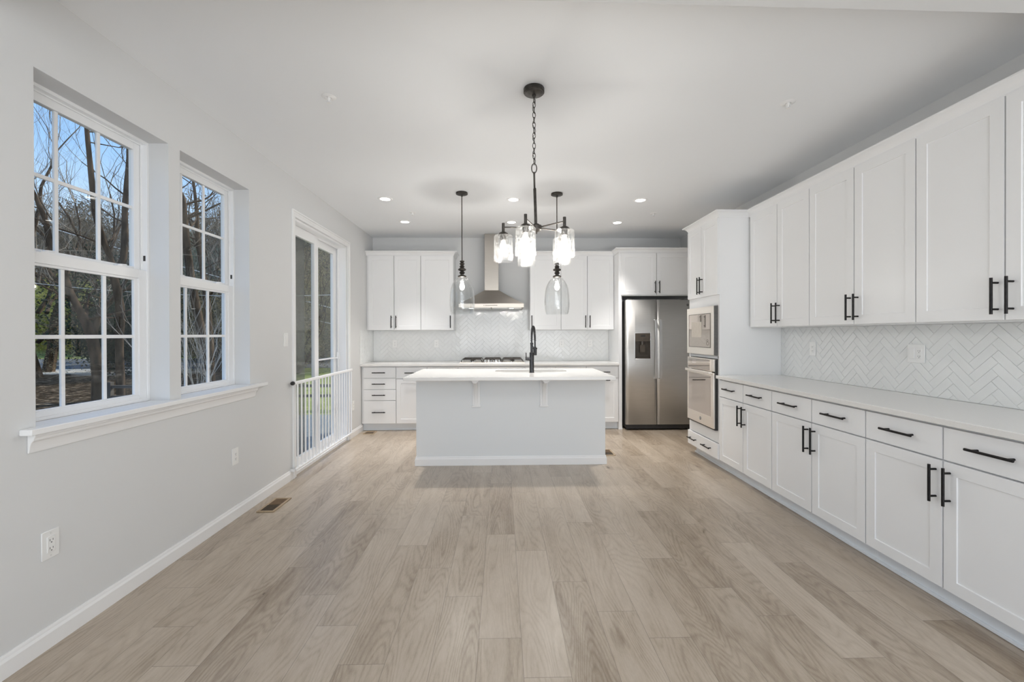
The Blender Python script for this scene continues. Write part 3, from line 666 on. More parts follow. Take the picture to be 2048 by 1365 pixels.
# ------------------------------------------------------------------ refrigerator
rf = thing('refrigerator', 'stainless steel side-by-side refrigerator with water dispenser', 'refrigerator', (2.13, 6.15, 0))
RX = (1.684, 2.590); RS = 2.104; RY = 5.860
MB().box((RX[0] + .006, RY + .075, .03), (RX[1] - .006, YB - .06, 1.765)).build('refrigerator_body', fside_m, rf, bevel=.004)
def fdoor(u0, u1, name, hole=None):
    us = [u0 + (u1 - u0) * i / 12 for i in range(13)]
    if hole: us = sorted(set([u for u in us if not (abs(u - hole[0]) < .012 or abs(u - hole[1]) < .012)] + [hole[0], hole[1]]))
    z0, z1 = .080, 1.775; m = MB(); yb = RY + .068
    def yf(u): t = (u - u0) / (u1 - u0) * 2 - 1; return RY + .003 * t ** 8
    for a, c in zip(us[:-1], us[1:]):
        segs = [(z0, z1)]
        if hole and a >= hole[0] - 1e-6 and c <= hole[1] + 1e-6: segs = [(z0, hole[2]), (hole[3], z1)]
        for s0, s1 in segs: m.add([(a, yf(a), s0), (c, yf(c), s0), (c, yf(c), s1), (a, yf(a), s1)], [(0, 1, 2, 3)])
        m.add([(a, yf(a), z1), (c, yf(c), z1), (c, yb, z1), (a, yb, z1), (a, yf(a), z0), (c, yf(c), z0), (c, yb, z0), (a, yb, z0)], [(0, 1, 2, 3), (4, 7, 6, 5), (3, 2, 6, 7)])
    m.add([(u0, yf(u0), z0), (u0, yb, z0), (u0, yb, z1), (u0, yf(u0), z1), (u1, yf(u1), z0), (u1, yb, z0), (u1, yb, z1), (u1, yf(u1), z1)], [(0, 3, 2, 1), (4, 5, 6, 7)])
    bmesh_o = m.build(name, steel_m, rf, clean=False)
    bm = bmesh.new(); bm.from_mesh(bmesh_o.data); bmesh.ops.remove_doubles(bm, verts=bm.verts, dist=1e-5); bmesh.ops.recalc_face_normals(bm, faces=bm.faces); bm.to_mesh(bmesh_o.data); bm.free()
    return bmesh_o
DH = (1.806, 2.018, .975, 1.322)
fz = fdoor(RX[0], RS - .005, 'freezer_door', DH); fd = fdoor(RS + .005, RX[1], 'refrigerator_door')
for dr, u in ((fz, 2.066 + .012), (fd, 2.148 - .012 + .006)):
    pts = [(u, RY + .004, 1.505), (u, RY - .040, 1.500), (u, RY - .052, 1.45), (u, RY - .058, 1.11), (u, RY - .052, .77), (u, RY - .040, .712), (u, RY + .004, .706)]
    m = MB()
    for (a, c) in zip(pts[:-1], pts[1:]): pass
    sec = [(-.017, 0), (-.014, -.006), (.014, -.006), (.017, 0), (.014, .006), (-.014, .006)]
    path = [Vector(p) for p in pts]; vs = []
    for i, p in enumerate(path):
        t = (path[min(i + 1, 6)] - path[max(i - 1, 0)]).normalized(); nn = Vector((0, -t.z, t.y))
        for sx, sd in sec: vs.append(p + Vector((sx, 0, 0)) + nn * sd)
    k = len(sec); m.add(vs, [(i * k + j, i * k + (j + 1) % k, (i + 1) * k + (j + 1) % k, (i + 1) * k + j) for i in range(6) for j in range(k)] + [tuple(range(k)), tuple(6 * k + j for j in range(k))])
    m.build('handle', chrome_m, dr, ang=40)
F = FB(RY)
dsp = MB().ring(F, DH[0] - .008, DH[1] + .008, DH[2] - .008, DH[3] + .008, .010, -.004, .012).build('dispenser', chrome_m, fz, bevel=.003)
m = MB(); a = DH
m.add([(a[0], RY + .002, a[2]), (a[1], RY + .002, a[2]), (a[1], RY + .002, a[3]), (a[0], RY + .002, a[3]), (a[0], RY + .062, a[2]), (a[1], RY + .062, a[2]), (a[1], RY + .062, a[3]), (a[0], RY + .062, a[3])],
      [(4, 5, 6, 7), (0, 4, 7, 3), (1, 2, 6, 5), (0, 1, 5, 4), (3, 7, 6, 2)])
m.box((a[0], RY - .002, 1.212), (a[1], RY + .05, a[3])); m.box((1.880, RY + .008, 1.06), (1.944, RY + .040, 1.165)); m.cyl((1.912, RY + .025, 1.165), (1.912, RY + .025, 1.212), .020, 14)
m.box((a[0] + .012, RY + .002, a[2] + .001), (a[1] - .012, RY + .055, a[2] + .012))
# the housing is a sub-part level object of the door
m.build('dispenser_housing', disp_m, fz, smooth=False)
m = MB().box((1.885, RY - .0035, 1.275), (1.945, RY - .0018, 1.297))
for i in range(6):
    m.box((1.830 + i * .030, RY - .0035, 1.238), (1.836 + i * .030, RY - .0018, 1.243))
m.build('dispenser_display', dark_m, fz, smooth=False)
# embossed arc around the dispenser
for zc, s in ((1.322, 1), (.975, -1)):
    pts = [(1.912 + .098 * cos(w), RY + .004, zc + s * (.012 + .052 * sin(w))) for w in [pi * i / 16 for i in range(17)]]
    MB().tube(pts, .0022, 6).build('embossed_arc', steel_m, fz)
MB().cyl((2.528, RY + .006, 1.706), (2.528, RY - .001, 1.706), .016, 24).build('emblem', gun_m, fd)
MB().tube([(2.528 + .011 * cos(w), RY - .0015, 1.706 + .011 * sin(w)) for w in [2 * pi * i / 20 for i in range(20)]], .0012, 5, closed=True).tube([(2.521, RY - .0015, 1.709), (2.526, RY - .0015, 1.713), (2.526, RY - .0015, 1.701), (2.531, RY - .0015, 1.711), (2.535, RY - .0015, 1.703)], .0011, 5).build('emblem_script', chrome_m, fd)
MB().box((RX[0] + .01, RY + .030, .020), (RX[1] - .01, RY + .07, .078)).build('base_grille', dark_m, rf)
for i in range(4):
    MB().cyl((1.72 if i % 2 == 0 else 2.55, RY + .10 if i < 2 else 6.38, .001), (1.72 if i % 2 == 0 else 2.55, RY + .10 if i < 2 else 6.38, .035), .018, 14).build('foot', dark_m, rf)
MB().box((RX[0] + .03, RY + .05, 1.766), (RX[0] + .11, RY + .16, 1.790)).box((RX[1] - .11, RY + .05, 1.766), (RX[1] - .03, RY + .16, 1.790)).build('hinge_cover', fside_m, rf, bevel=.004)

# ------------------------------------------------------------------ wall oven and microwave (they face -X)
ov = thing('wall_oven', 'stainless wall oven with tinted glass door built into the tower', 'oven', (2.30, 4.45, .374))
F = FR(2.045); OY = (4.160, 4.752)
MB().box(F(OY[0] + .006, .042, .376), F(OY[1] - .006, .55, 1.060)).build('oven_chassis', fside_m, ov)
cp = MB().box(F(OY[0], .004, .942), F(OY[1], .040, 1.062)).build('control_panel', oven_m, ov, bevel=.002)
MB().box(F(OY[0] + .075, .001, .950), F(OY[1] - .02, .0045, 1.054)).build('glass_strip', ovglass_m, cp, smooth=False)
m = MB()
for i in range(4):
    for j in range(3): m.box(F(4.545 + i * .022, .0002, 1.005 + j * .014), F(4.552 + i * .022, .0010, 1.010 + j * .014))
m.build('keypad_marks', plate_m, cp, smooth=False)
od = MB().box(F(OY[0], .000, .388), F(OY[1], .038, .930)).build('oven_door', oven_m, ov, bevel=.003)
MB().box(F(OY[0] + .050, -.0015, .500), F(OY[1] - .040, .002, .900)).build('door_glass', ovglass_m, od, smooth=False)
MB().cyl(F(4.44, .001, .442), F(4.44, -.0025, .442), .017, 24).build('emblem', gun_m, od)
MB().tube([F(4.44 + .012 * cos(w), -.003, .442 + .012 * sin(w)) for w in [2 * pi * i / 20 for i in range(20)]], .0012, 5, closed=True).tube([F(4.447, -.003, .445), F(4.442, -.003, .449), F(4.442, -.003, .436), F(4.437, -.003, .447), F(4.433, -.003, .438)], .0011, 5).build('emblem_script', chrome_m, od)
m = MB().box(F(OY[0] + .012, -.040, .915), F(OY[1] - .030, -.024, .943))
for y in (OY[0] + .022, OY[1] - .065): m.box(F(y, -.026, .918), F(y + .025, .001, .940))
m.build('oven_handle', oven_m, od, bevel=.005)
MB().box(F(OY[0] - .004, .012, .374), F(OY[1] + .004, .034, .386)).box(F(OY[0] - .010, .015, .376), F(OY[0] - .001, .040, 1.06)).build('vent_gap', dark_m, ov, smooth=False)

mw = thing('built_in_microwave', 'stainless built-in microwave with brown glass door above the oven', 'microwave', (2.30, 4.45, 1.10))
MB().box(F(4.16, .042, 1.106), F(4.75, .45, 1.580)).box(F(4.150, .004, 1.104), F(4.158, .042, 1.582)).build('microwave_case', fside_m, mw)
md = MB().box(F(4.158, .000, 1.102), F(4.758, .040, 1.584)).build('microwave_door', oven_m, mw, bevel=.002)
MB().box(F(4.222, -.0015, 1.178), F(4.700, .002, 1.510)).build('door_glass', ovglass_m, md, smooth=False)
MB().ring(F, 4.216, 4.706, 1.172, 1.516, .006, -.0025, .001).build('glass_frame', disp_m, md, smooth=False)
MB().box(F(4.405, -.0021, 1.275), F(4.640, -.0016, 1.435)).build('paper_label', paper_m, md, smooth=False)
m = MB()
for yy, zz, rr in ((4.275, 1.215, .022), (4.278, 1.243, .014)): m.tube([F(yy + rr * cos(w), -.002, zz + rr * .8 * sin(w)) for w in [2 * pi * i / 20 for i in range(20)]], .0012, 5, closed=True)
m.build('round_sticker', disp_m, md)

# ------------------------------------------------------------------ range hood and cooktop
hd = thing('range_hood', 'stainless chimney range hood over the cooktop', 'range hood', (-.14, 6.25, 1.68))
HC = -.145; hx = (HC - .450, HC + .450); y0 = 6.00
MB().box((HC - .100, 6.235, 1.938), (HC + .100, YB - .001, CEIL - .001)).build('chimney', hood_m, hd, bevel=.002)
m = MB(); zA, zB = 1.738, 1.942; tx = (HC - .105, HC + .105); ty = 6.225
N_ = 8; lv = []
for i in range(N_ + 1):
    t = i / N_; s = t - .10 * sin(pi * t) * 0; 
    lv.append([(hx[0] + (tx[0] - hx[0]) * s, y0 + (ty - y0) * s), (hx[1] + (tx[1] - hx[1]) * s, y0 + (ty - y0) * s), (hx[1] + (tx[1] - hx[1]) * s, YB - .001), (hx[0] + (tx[0] - hx[0]) * s, YB - .001), zA + (zB - zA) * (t ** 1.12)])
vs = [(p[0], p[1], l[4]) for l in lv for p in l[:4]]
fs = [(i * 4 + j, i * 4 + (j + 1) % 4, (i + 1) * 4 + (j + 1) % 4, (i + 1) * 4 + j) for i in range(N_) for j in range(4)] + [(0, 3, 2, 1), tuple(N_ * 4 + j for j in range(4))]
m.add(vs, fs); m.build('canopy', hood_m, hd, ang=20)
lip = MB().box((hx[0], y0, 1.682), (hx[1], YB - .001, 1.7375)).build('control_lip', hood_m, hd, bevel=.002)
MB().box((HC - .085, y0 - .0015, 1.708), (HC + .085, y0 + .001, 1.716)).cyl((HC - .10, y0 + .001, 1.712), (HC - .10, y0 - .003, 1.712), .006, 12).build('button_strip', disp_m, lip)
m = MB()
for k in range(2):
    xa = hx[0] + .03 + k * .43; m.box((xa, 6.03, 1.674), (xa + .41, 6.42, 1.682))
m.build('grease_filter', steel_m, hd, bevel=.001)
for dx in (-.28, .28):
    MB().cyl((HC + dx, 6.06, 1.672), (HC + dx, 6.06, 1.6745), .028, 20).build('hood_lamp', lens_m, hd)
light('hood_light', 'SPOT', (-.0, 6.20, 1.668), 1.5, (1, .93, .84), (0, 0, 0), spot_size=R_(120), spot_blend=.6, shadow_soft_size=.05)

ck = thing('gas_cooktop', 'stainless gas cooktop with black cast iron grates', 'cooktop', (-.14, 6.2, .914))
CX = (-.585, .318); CYY = (5.985, 6.43)
MB().box((CX[0], CYY[0], .9145), (CX[1], CYY[1], .9235)).box((CX[0] + .012, CYY[0] + .012, .9235), (CX[1] - .012, CYY[1] - .012, .9275)).build('steel_tray', oven_m, ck, bevel=.002)
for (g0, g1) in ((CX[0] + .022, -.272), (-.262, -.006), (.004, CX[1] - .022)):
    m = MB(); ya, yb = CYY[0] + .03, CYY[1] - .03; zt = .968
    def bar(p, q, r=.0055): m.tube([p, q], r, 6)
    for y in (ya, yb):
        m.tube([(g0, y, .928), (g0 + .012, y, zt - .01), (g0 + .022, y, zt), (g1 - .022, y, zt), (g1 - .012, y, zt - .01), (g1, y, .928)], .0060, 6)
    for x in (g0 + .022, g1 - .022): bar((x, ya, zt), (x, yb, zt))
    xc = (g0 + g1) / 2; bar((xc, ya, zt), (xc, yb, zt)); bar((xc, ya, zt), (xc, ya, .928)); 
    for yq in (ya + .10, (ya + yb) / 2, yb - .10): bar((g0 + .022, yq, zt), (g1 - .022, yq, zt), .005)
    m.build('grate', iron_m, ck)
for bx_, by_, r in ((CX[0] + .17, CYY[0] + .12, .034), (CX[0] + .17, CYY[1] - .12, .042), (-.134, 6.26, .055), (CX[1] - .17, CYY[0] + .12, .034), (CX[1] - .17, CYY[1] - .12, .042)):
    bn = MB().lathe([(0, 0), (r * 1.15, 0), (r * 1.1, .008), (r * .9, .012), (0, .012)], (bx_, by_, .9275), 22).build('burner', chrome_m, ck)
    MB().lathe([(0, 0), (r * .85, 0), (r * .85, .005), (r * .7, .009), (0, .009)], (bx_, by_, .9395), 22).build('burner_cap', iron_m, bn)
for i in range(5):
    MB().lathe([(0, 0), (.021, 0), (.020, .006), (.016, .010), (.015, .028), (.012, .031), (0, .031)], (-.134 + (i - 2) * .050, CYY[0] + .055 + (.018 if i % 2 else 0), .9275), 18).build('knob', chrome_m, ck)

# ------------------------------------------------------------------ outlets and switches
def outlet(F, u, z, label, w=.072, h=.118, kind='outlet', cat='outlet', name='wall_outlet', group='wall outlets'):
    o = thing(name, label, cat, F(u, 0, z - h / 2), group)
    MB().box(F(u - w / 2, -.0055, z - h / 2), F(u + w / 2, -.0002, z + h / 2)).build('cover_plate', plate_m, o, bevel=.002)
    cs = (u,) if w < .09 else (u - .024, u + .024)
    for k, c in enumerate(cs):
        if kind == 'outlet' and k == 0:
            r = MB().box(F(c - .0165, -.0085, z - .033), F(c + .0165, -.005, z + .033)).build('receptacle', plate_m, o, bevel=.001)
            m = MB()
            for zz in (z + .017, z - .017):
                m.box(F(c - .0075, -.0089, zz - .003), F(c - .0055, -.0083, zz + .006)); m.box(F(c + .0050, -.0089, zz - .002), F(c + .0070, -.0083, zz + .005)); m.box(F(c - .0022, -.0089, zz - .0105), F(c + .0022, -.0083, zz - .0065))
            m.build('slots', slot_m, r, smooth=False)
        else:
            MB().prism([(0, 0)] * 0 or [(-.0165, -.033), (.0165, -.033), (.0165, .033), (-.0165, .033)], 'z', 0, 1) if False else None
            MB().box(F(c - .0165, -.0095, z - .033), F(c + .0165, -.005, z + .033)).build('rocker', plate_m, o, bevel=.0015)
    for zz in (z + h / 2 - .012, z - h / 2 + .012):
        MB().box(F(u - .0022, -.0062, zz - .0022), F(u + .0022, -.0054, zz + .0022)).build('screw', chrome_m, o)
    return o
Fll = lambda u, d, z: (XL - d, u, z)
Frr = lambda u, d, z: (XR - .0095 + d, u, z)
Fbb = lambda u, d, z: (u, YB - .0095 + d, z)
outlet(Fll, 1.877, .432, 'white duplex outlet on the left wall below the nearer window')
outlet(Fll, 3.150, .445, 'white duplex outlet on the left wall between window and patio door')
outlet(Fll, 5.62, .40, 'small white outlet on the wall right of the patio door')
outlet(Fll, 3.887, 1.268, 'white rocker light switch on the wall left of the patio door', kind='switch', cat='light switch', name='light_switch', group=None)
outlet(Fbb, -1.585, 1.176, 'white outlet on the back tiles nearest the left corner')
outlet(Fbb, -.970, 1.178, 'white outlet on the back tiles left of the cooktop')
outlet(Fbb, .893, 1.178, 'white outlet on the back tiles right of the cooktop')
outlet(Fbb, 1.320, 1.176, 'white outlet on the back tiles nearest the refrigerator')
outlet(Frr, 3.685, 1.180, 'white outlet on the right wall tiles near the oven tower')
outlet(Frr, 2.750, 1.180, 'double white outlet plate on the right wall tiles', w=.116)

# ------------------------------------------------------------------ floor registers
def register(x0, x1, y0, y1, label, half=True):
    o = thing('floor_register', label, 'floor vent', ((x0 + x1) / 2, (y0 + y1) / 2, 0), 'floor registers')
    w = .018
    MB().box((x0, y0, .0005), (x1, y0 + w, .007)).box((x0, y1 - w, .0005), (x1, y1, .007)).box((x0, y0 + w, .0005), (x0 + w, y1 - w, .007)).box((x1 - w, y0 + w, .0005), (x1, y1 - w, .007)).build('register_frame', vent_m, o, bevel=.002)
    L_ = (y1 - y0) > (x1 - x0); ym = (y0 + y1) / 2; xm = (x0 + x1) / 2
    halves = (((x0 + w, y0 + w, x1 - w, ym - .003), ventd_m), ((x0 + w, ym + .003, x1 - w, y1 - w), ventl_m)) if L_ else (((x0 + w, y0 + w, xm - .003, y1 - w), ventl_m), ((xm + .003, y0 + w, x1 - w, y1 - w), ventd_m))
    for (a, b_, c, d_), mt in halves:
        m = MB().box((a, b_, .0005), (c, d_, .0015)); k = 12
        for i in range(k):
            if L_: yy = b_ + (d_ - b_) * (i + .5) / k; m.box((a, yy - .0022, .0015), (c, yy + .0022, .0055))
            else: xx = a + (c - a) * (i + .5) / k; m.box((xx - .0022, b_, .0015), (xx + .0022, d_, .0055))
        m.build('louvre', mt, o, smooth=False)
register(-1.818, -1.688, 3.250, 3.525, 'brown floor register near the left wall by the patio door')
register(-1.835, -1.69, 5.765, 5.925, 'small brown floor register in front of the corner drawers')
register(1.085, 1.225, 4.655, 4.895, 'brown floor register beside the right end of the island')

# ------------------------------------------------------------------ ceiling lights, sprinklers
k = 0
for row, y in enumerate((4.645, 5.585)):
    for x, nm in ((-1.232, 'left'), (.128, 'middle'), (1.492, 'right')):
        lab = 'round recessed ceiling light, %s of the %s row' % (nm, ('nearer', 'farther')[row])
        o = thing('recessed_light', lab, 'ceiling light', (x, y, CEIL), 'recessed ceiling lights')
        MB().lathe([(.050, -.001), (.054, -.006), (.074, -.004), (.078, -.0005)], (x, y, CEIL), 32, closed=True).build('trim_ring', trim_m, o)
        MB().lathe([(0, -.0025), (.053, -.0025), (.053, -.0008), (0, -.0008)], (x, y, CEIL), 32).build('lens', lens_m, o)
        l = light('lamp', 'SPOT', (0, 0, -.02), 105, (1, .96, .92), (0, 0, 0), parent=o, spot_size=R_(66), spot_blend=1.0, shadow_soft_size=.05)
def sprinkler(x, y, label, small=False):
    o = thing('fire_sprinkler', label, 'sprinkler', (x, y, CEIL), 'ceiling fire sprinklers')
    MB().lathe([(.010, -.001), (.018, -.007), (.036, -.004), (.042, -.0005)], (x, y, CEIL), 28, closed=True).build('escutcheon', trim_m, o)
    MB().lathe([(0, -.002), (.010, -.002), (.010, -.016), (.006, -.018), (.004, -.030), (0, -.030)], (x, y, CEIL), 14).tube([(x - .011, y, CEIL - .012), (x - .012, y, CEIL - .026), (x, y, CEIL - .036)], .0018, 6).tube([(x + .011, y, CEIL - .012), (x + .012, y, CEIL - .026), (x, y, CEIL - .036)], .0018, 6).lathe([(0, -.036), (.013, -.036), (.013, -.038), (0, -.038)], (x, y, CEIL), 14).build('sprinkler_head', plate_m, o)
    MB().cyl((x, y, CEIL - .018), (x, y, CEIL - .034), .0032, 8).build('glass_bulb', black_m, o)
sprinkler(-1.042, 2.662, 'white ceiling sprinkler left of the chandelier')
sprinkler(1.785, 2.672, 'white ceiling sprinkler right of the chandelier')
sprinkler(-1.048, 5.154, 'small far ceiling sprinkler between the left recessed lights')
sprinkler(1.813, 5.156, 'small far ceiling sprinkler beside the right recessed lights')

# ------------------------------------------------------------------ chandelier
cx, cy = .192, 2.55; hx_, hy_ = .205, 2.57
ch = thing('chandelier', 'dark five-arm chandelier with seeded glass cylinder shades', 'chandelier', (cx, cy, CEIL))
MB().lathe([(0, -.0005), (.059, -.0005), (.061, -.004), (.061, -.024), (.057, -.028), (.052, -.028), (.050, -.031), (.030, -.037), (.012, -.040), (.010, -.050), (0, -.050)], (cx, cy, CEIL), 36).build('canopy', bronze_m, ch)
zt = CEIL - .050; nl = 13; zb = 2.312; st = (zt - zb) / nl
for i in range(nl):
    zc = zt - st * (i + .5); hh = st * .5 + .0035; pts = []
    for q in range(16):
        w = 2 * pi * q / 16; a, bq = .0082 * cos(w), hh * sin(w)
        if i % 2 == 0: a *= 1.15
        pts.append((cx + a, cy, zc + bq) if i % 2 == 1 else (cx + a * .35, cy + a * .94, zc + bq))
    MB().tube(pts, .0020, 6, closed=True).build('chain_link', bronze_m, ch)
pts = [(cx + .009 * sin(i * 1.1), cy + .006 * cos(i * 1.3), zt - (zt - 2.30) * i / 26) for i in range(27)]
MB().tube(pts, .0017, 6).build('wire', bronze_m, ch)
MB().tube([(cx + .0185 * cos(w) * .8, cy, 2.285 + .0275 * sin(w)) for w in [2 * pi * i / 24 for i in range(24)]], .0030, 8, closed=True).build('loop', bronze_m, ch)
MB().tube([(cx, cy, 2.262), (cx, cy, 2.250), (cx + .002, cy, 2.165)], [.008, .0055, .0055], 14).tube([(cx + .002, cy, 2.168), (cx + .003, cy, 2.166), (hx_ - .002, hy_, 1.955)], [.0075, .0085, .0085], 14).build('stem', bronze_m, ch)
MB().lathe([(0, .042), (.016, .042), (.018, .036), (.030, .034), (.033, .030), (.033, .008), (.030, .004), (.024, .000), (.012, -.006), (.006, -.008), (.006, -.016), (0, -.018)], (hx_, hy_, 1.922), 28).build('hub', bronze_m, ch)
RA = .195
for adeg in (176, 248, 320, 32, 104):
    a = R_(adeg); px, py = hx_ + RA * cos(a), hy_ + RA * sin(a)
    arm = MB().cyl((hx_ + .025 * cos(a), hy_ + .025 * sin(a), 1.942), (px, py, 1.948), .0042, 10).cyl((px, py, 1.905), (px, py, 1.972), .0088, 14)
    ar = arm.build('arm', bronze_m, ch)
    MB().lathe([(0, .020), (.009, .020), (.016, .016), (.026, .010), (.031, .002), (.031, -.004), (0, -.004)], (px, py, 1.902), 26).lathe([(0, 0), (.018, 0), (.018, -.030), (.015, -.032), (0, -.032)], (px, py, 1.900), 20).build('socket_cup', bronze_m, ar)
    MB().lathe([(.020, .0), (.050, -.001), (.056, -.007), (.0565, -.020), (.0565, -.155), (.0540, -.155), (.0540, -.020), (.052, -.008), (.048, -.004), (.020, -.003)], (px, py, 1.900), 40, closed=True).build('glass_shade', seed_m, ar)
    MB().lathe([(0, -.032), (.010, -.032), (.012, -.044), (.019, -.062), (.021, -.080), (.018, -.096), (.010, -.106), (0, -.109)], (px, py, 1.900), 20).build('bulb', bulb_m, ar)
    light('lamp', 'POINT', Vector((px, py, 1.815)) - Vector((cx, cy, CEIL)), 3.6, (1, .96, .91), parent=ch, shadow_soft_size=.015)

# ------------------------------------------------------------------ two pendants
def pendant(x, y, label):
    p = thing('pendant_light', label, 'pendant light', (x, y, CEIL), 'clear glass pendants over the island')
    MB().lathe([(0, -.0005), (.058, -.0005), (.060, -.003), (.060, -.017), (.055, -.020), (.012, -.023), (.009, -.040), (0, -.042)], (x, y, CEIL), 32).build('canopy', bronze_m, p)
    MB().cyl((x, y, CEIL - .03), (x, y, 2.05), .0048, 12).build('rod', bronze_m, p)
    pr = [(0, 2.060), (.020, 2.060), (.024, 2.054), (.020, 2.046), (.014, 2.042), (.024, 2.034), (.026, 2.028), (.020, 2.020), (.015, 2.014), (.022, 2.006), (.026, 2.000), (.020, 1.992), (.022, 1.986), (.036, 1.978), (.042, 1.970), (.036, 1.962), (.024, 1.958),
          (.018, 1.950), (.027, 1.942), (.028, 1.934), (.018, 1.926), (.018, 1.916), (.030, 1.912), (.042, 1.906), (.044, 1.898), (.040, 1.892), (.030, 1.888), (0, 1.888)]
    MB().lathe([(r, z - CEIL) for r, z in pr], (x, y, CEIL), 28).build('turned_finial', bronze_m, p)
    g = [(.036, 1.893), (.048, 1.887), (.066, 1.872), (.086, 1.848), (.103, 1.815), (.115, 1.778), (.123, 1.725), (.127, 1.655), (.1265, 1.605), (.123, 1.565), (.117, 1.535), (.110, 1.515)]
    gi = [(r - .0028, z) for r, z in g][::-1]
    MB().lathe([(r, z - CEIL) for r, z in g + gi], (x, y, CEIL), 56, closed=True).build('glass_shade', pendglass_m, p, ang=60)
    MB().lathe([(0, 1.888 - CEIL), (.018, 1.888 - CEIL), (.018, 1.855 - CEIL), (.015, 1.850 - CEIL), (0, 1.850 - CEIL)], (x, y, CEIL), 18).build('socket', plate_m, p)
    MB().lathe([(r, z - CEIL) for r, z in [(0, 1.850), (.012, 1.850), (.014, 1.838), (.022, 1.818), (.026, 1.796), (.022, 1.776), (.012, 1.764), (0, 1.760)]], (x, y, CEIL), 20).build('bulb', bulb_m, p)
    light('lamp', 'POINT', (0, 0, 1.80 - CEIL), 13.0, (1, .96, .91), parent=p, shadow_soft_size=.015)
pendant(-.402, 4.43, 'clear glass pendant over the left half of the island')
pendant(.566, 4.44, 'clear glass pendant over the right half of the island')

# ------------------------------------------------------------------ outdoors, left of the house
def gz(x, y):
    """ground height: level garden, road, then a wooded slope"""
    d = y - 40
    z = -.30 + (0 if d < 0 else min(6.0, d * .16))
    return z
m = MB(); NX, NY = 46, 54; x0, x1, ya_, yb_ = -82.0, XO, -14.0, 92.0
vs = [(x0 + (x1 - x0) * (i / NX), ya_ + (yb_ - ya_) * j / NY, gz(x0 + (x1 - x0) * i / NX, ya_ + (yb_ - ya_) * j / NY)) for j in range(NY + 1) for i in range(NX + 1)]
fs = [(j * (NX + 1) + i, j * (NX + 1) + i + 1, (j + 1) * (NX + 1) + i + 1, (j + 1) * (NX + 1) + i) for j in range(NY) for i in range(NX)]
m.add(vs, fs)
gm = bpy.data.materials.new('garden ground'); gm.use_nodes = True; N = gm.node_tree.nodes; L = gm.node_tree.links; b_ = N['Principled BSDF']
b_.inputs['Roughness'].default_value = 1.0; b_.inputs['Specular IOR Level'].default_value = 0.0
g_ = N.new('ShaderNodeNewGeometry'); sp_ = N.new('ShaderNodeSeparateXYZ'); L.new(g_.outputs['Position'], sp_.inputs[0])
def _n(scale, det):
    t = N.new('ShaderNodeTexNoise'); t.inputs['Scale'].default_value = scale; t.inputs['Detail'].default_value = det; t.inputs['Roughness'].default_value = .75; L.new(g_.outputs['Position'], t.inputs[0]); return t.outputs['Fac']
def _ramp(src, stops):
    r = N.new('ShaderNodeValToRGB'); e = r.color_ramp.elements
    e[0].position, e[0].color = stops[0][0], (*stops[0][1], 1); e[1].position, e[1].color = stops[-1][0], (*stops[-1][1], 1)
    for p, c in stops[1:-1]: e.new(p).color = (*c, 1)
    L.new(src, r.inputs[0]); return r.outputs[0]
def _mix(f, a, c):
    x = N.new('ShaderNodeMix'); x.data_type = 'RGBA'; L.new(f, x.inputs['Factor']); L.new(a, x.inputs[6]); L.new(c, x.inputs[7]); return x.outputs[2]
def _m(op, a, c=None, d=None):
    x = N.new('ShaderNodeMath'); x.operation = op; x.use_clamp = op in ('MULTIPLY_ADD',)
    for i, q in enumerate((a, c, d)):
        if q is None: continue
        if isinstance(q, (int, float)): x.inputs[i].default_value = q
        else: L.new(q, x.inputs[i])
    return x.outputs[0]
litter = _ramp(_n(6, 9), [(.40, (.008, .006, .004)), (.50, (.030, .022, .014)), (.57, (.09, .065, .042)), (.64, (.42, .34, .25))])
grass = _ramp(_n(5, 6), [(.35, (.10, .13, .035)), (.52, (.22, .25, .08)), (.65, (.38, .38, .16))])
gravel = _ramp(_n(4, 6), [(.35, (.26, .24, .20)), (.6, (.55, .52, .46))])
nz_ = _n(.35, 3)
# grass on the verge beyond the road and on the lawn beside the patio door; a pale gravel patch before the road
yy_ = _m('ADD', sp_.outputs[1], _m('MULTIPLY', _m('SUBTRACT', nz_, .5), 6.0))
verge = _m('MULTIPLY_ADD', _m('SUBTRACT', yy_, 30.2), 3.0, 0.0)
xx_ = _m('ADD', sp_.outputs[0], _m('MULTIPLY', _m('SUBTRACT', nz_, .5), 2.0))
lawn = _m('MULTIPLY', _m('MULTIPLY_ADD', _m('ADD', _m('MULTIPLY', sp_.outputs[1], .52), xx_), 2.5, 0.0), _m('MULTIPLY_ADD', _m('SUBTRACT', 24.0, yy_), 1.0, 0.0))
pg1 = _m('MULTIPLY', _m('MULTIPLY_ADD', _m('SUBTRACT', yy_, 18.2), 1.5, 0.0), _m('MULTIPLY_ADD', _m('SUBTRACT', -12.5, xx_), 1.0, 0.0))
c_ = _mix(pg1, litter, gravel); c_ = _mix(lawn, c_, grass); c_ = _mix(verge, c_, grass)
L.new(c_, b_.inputs['Base Color'])
go = m.build('ground', gm, clean=False); struct(go)
road_m = pm('asphalt', (.10, .11, .115), 1.0, spec=0.0, noise=((1.2, 1.2, 1.2), (.14, .145, .15), 5))
tag(MB().add([(-82, 21.3, -.285), (-4, 21.3, -.285), (-4, 30.4, -.285), (-82, 30.4, -.285), (-82, 21.3, -.32), (-4, 21.3, -.32), (-4, 30.4, -.32), (-82, 30.4, -.32)], [(0, 1, 2, 3), (0, 4, 5, 1), (3, 2, 6, 7), (1, 5, 6, 2), (0, 3, 7, 4)]).build('road', road_m, loc=(-40, 26, -.3)), 'grey asphalt road crossing behind the garden trees', 'road', kind='structure')
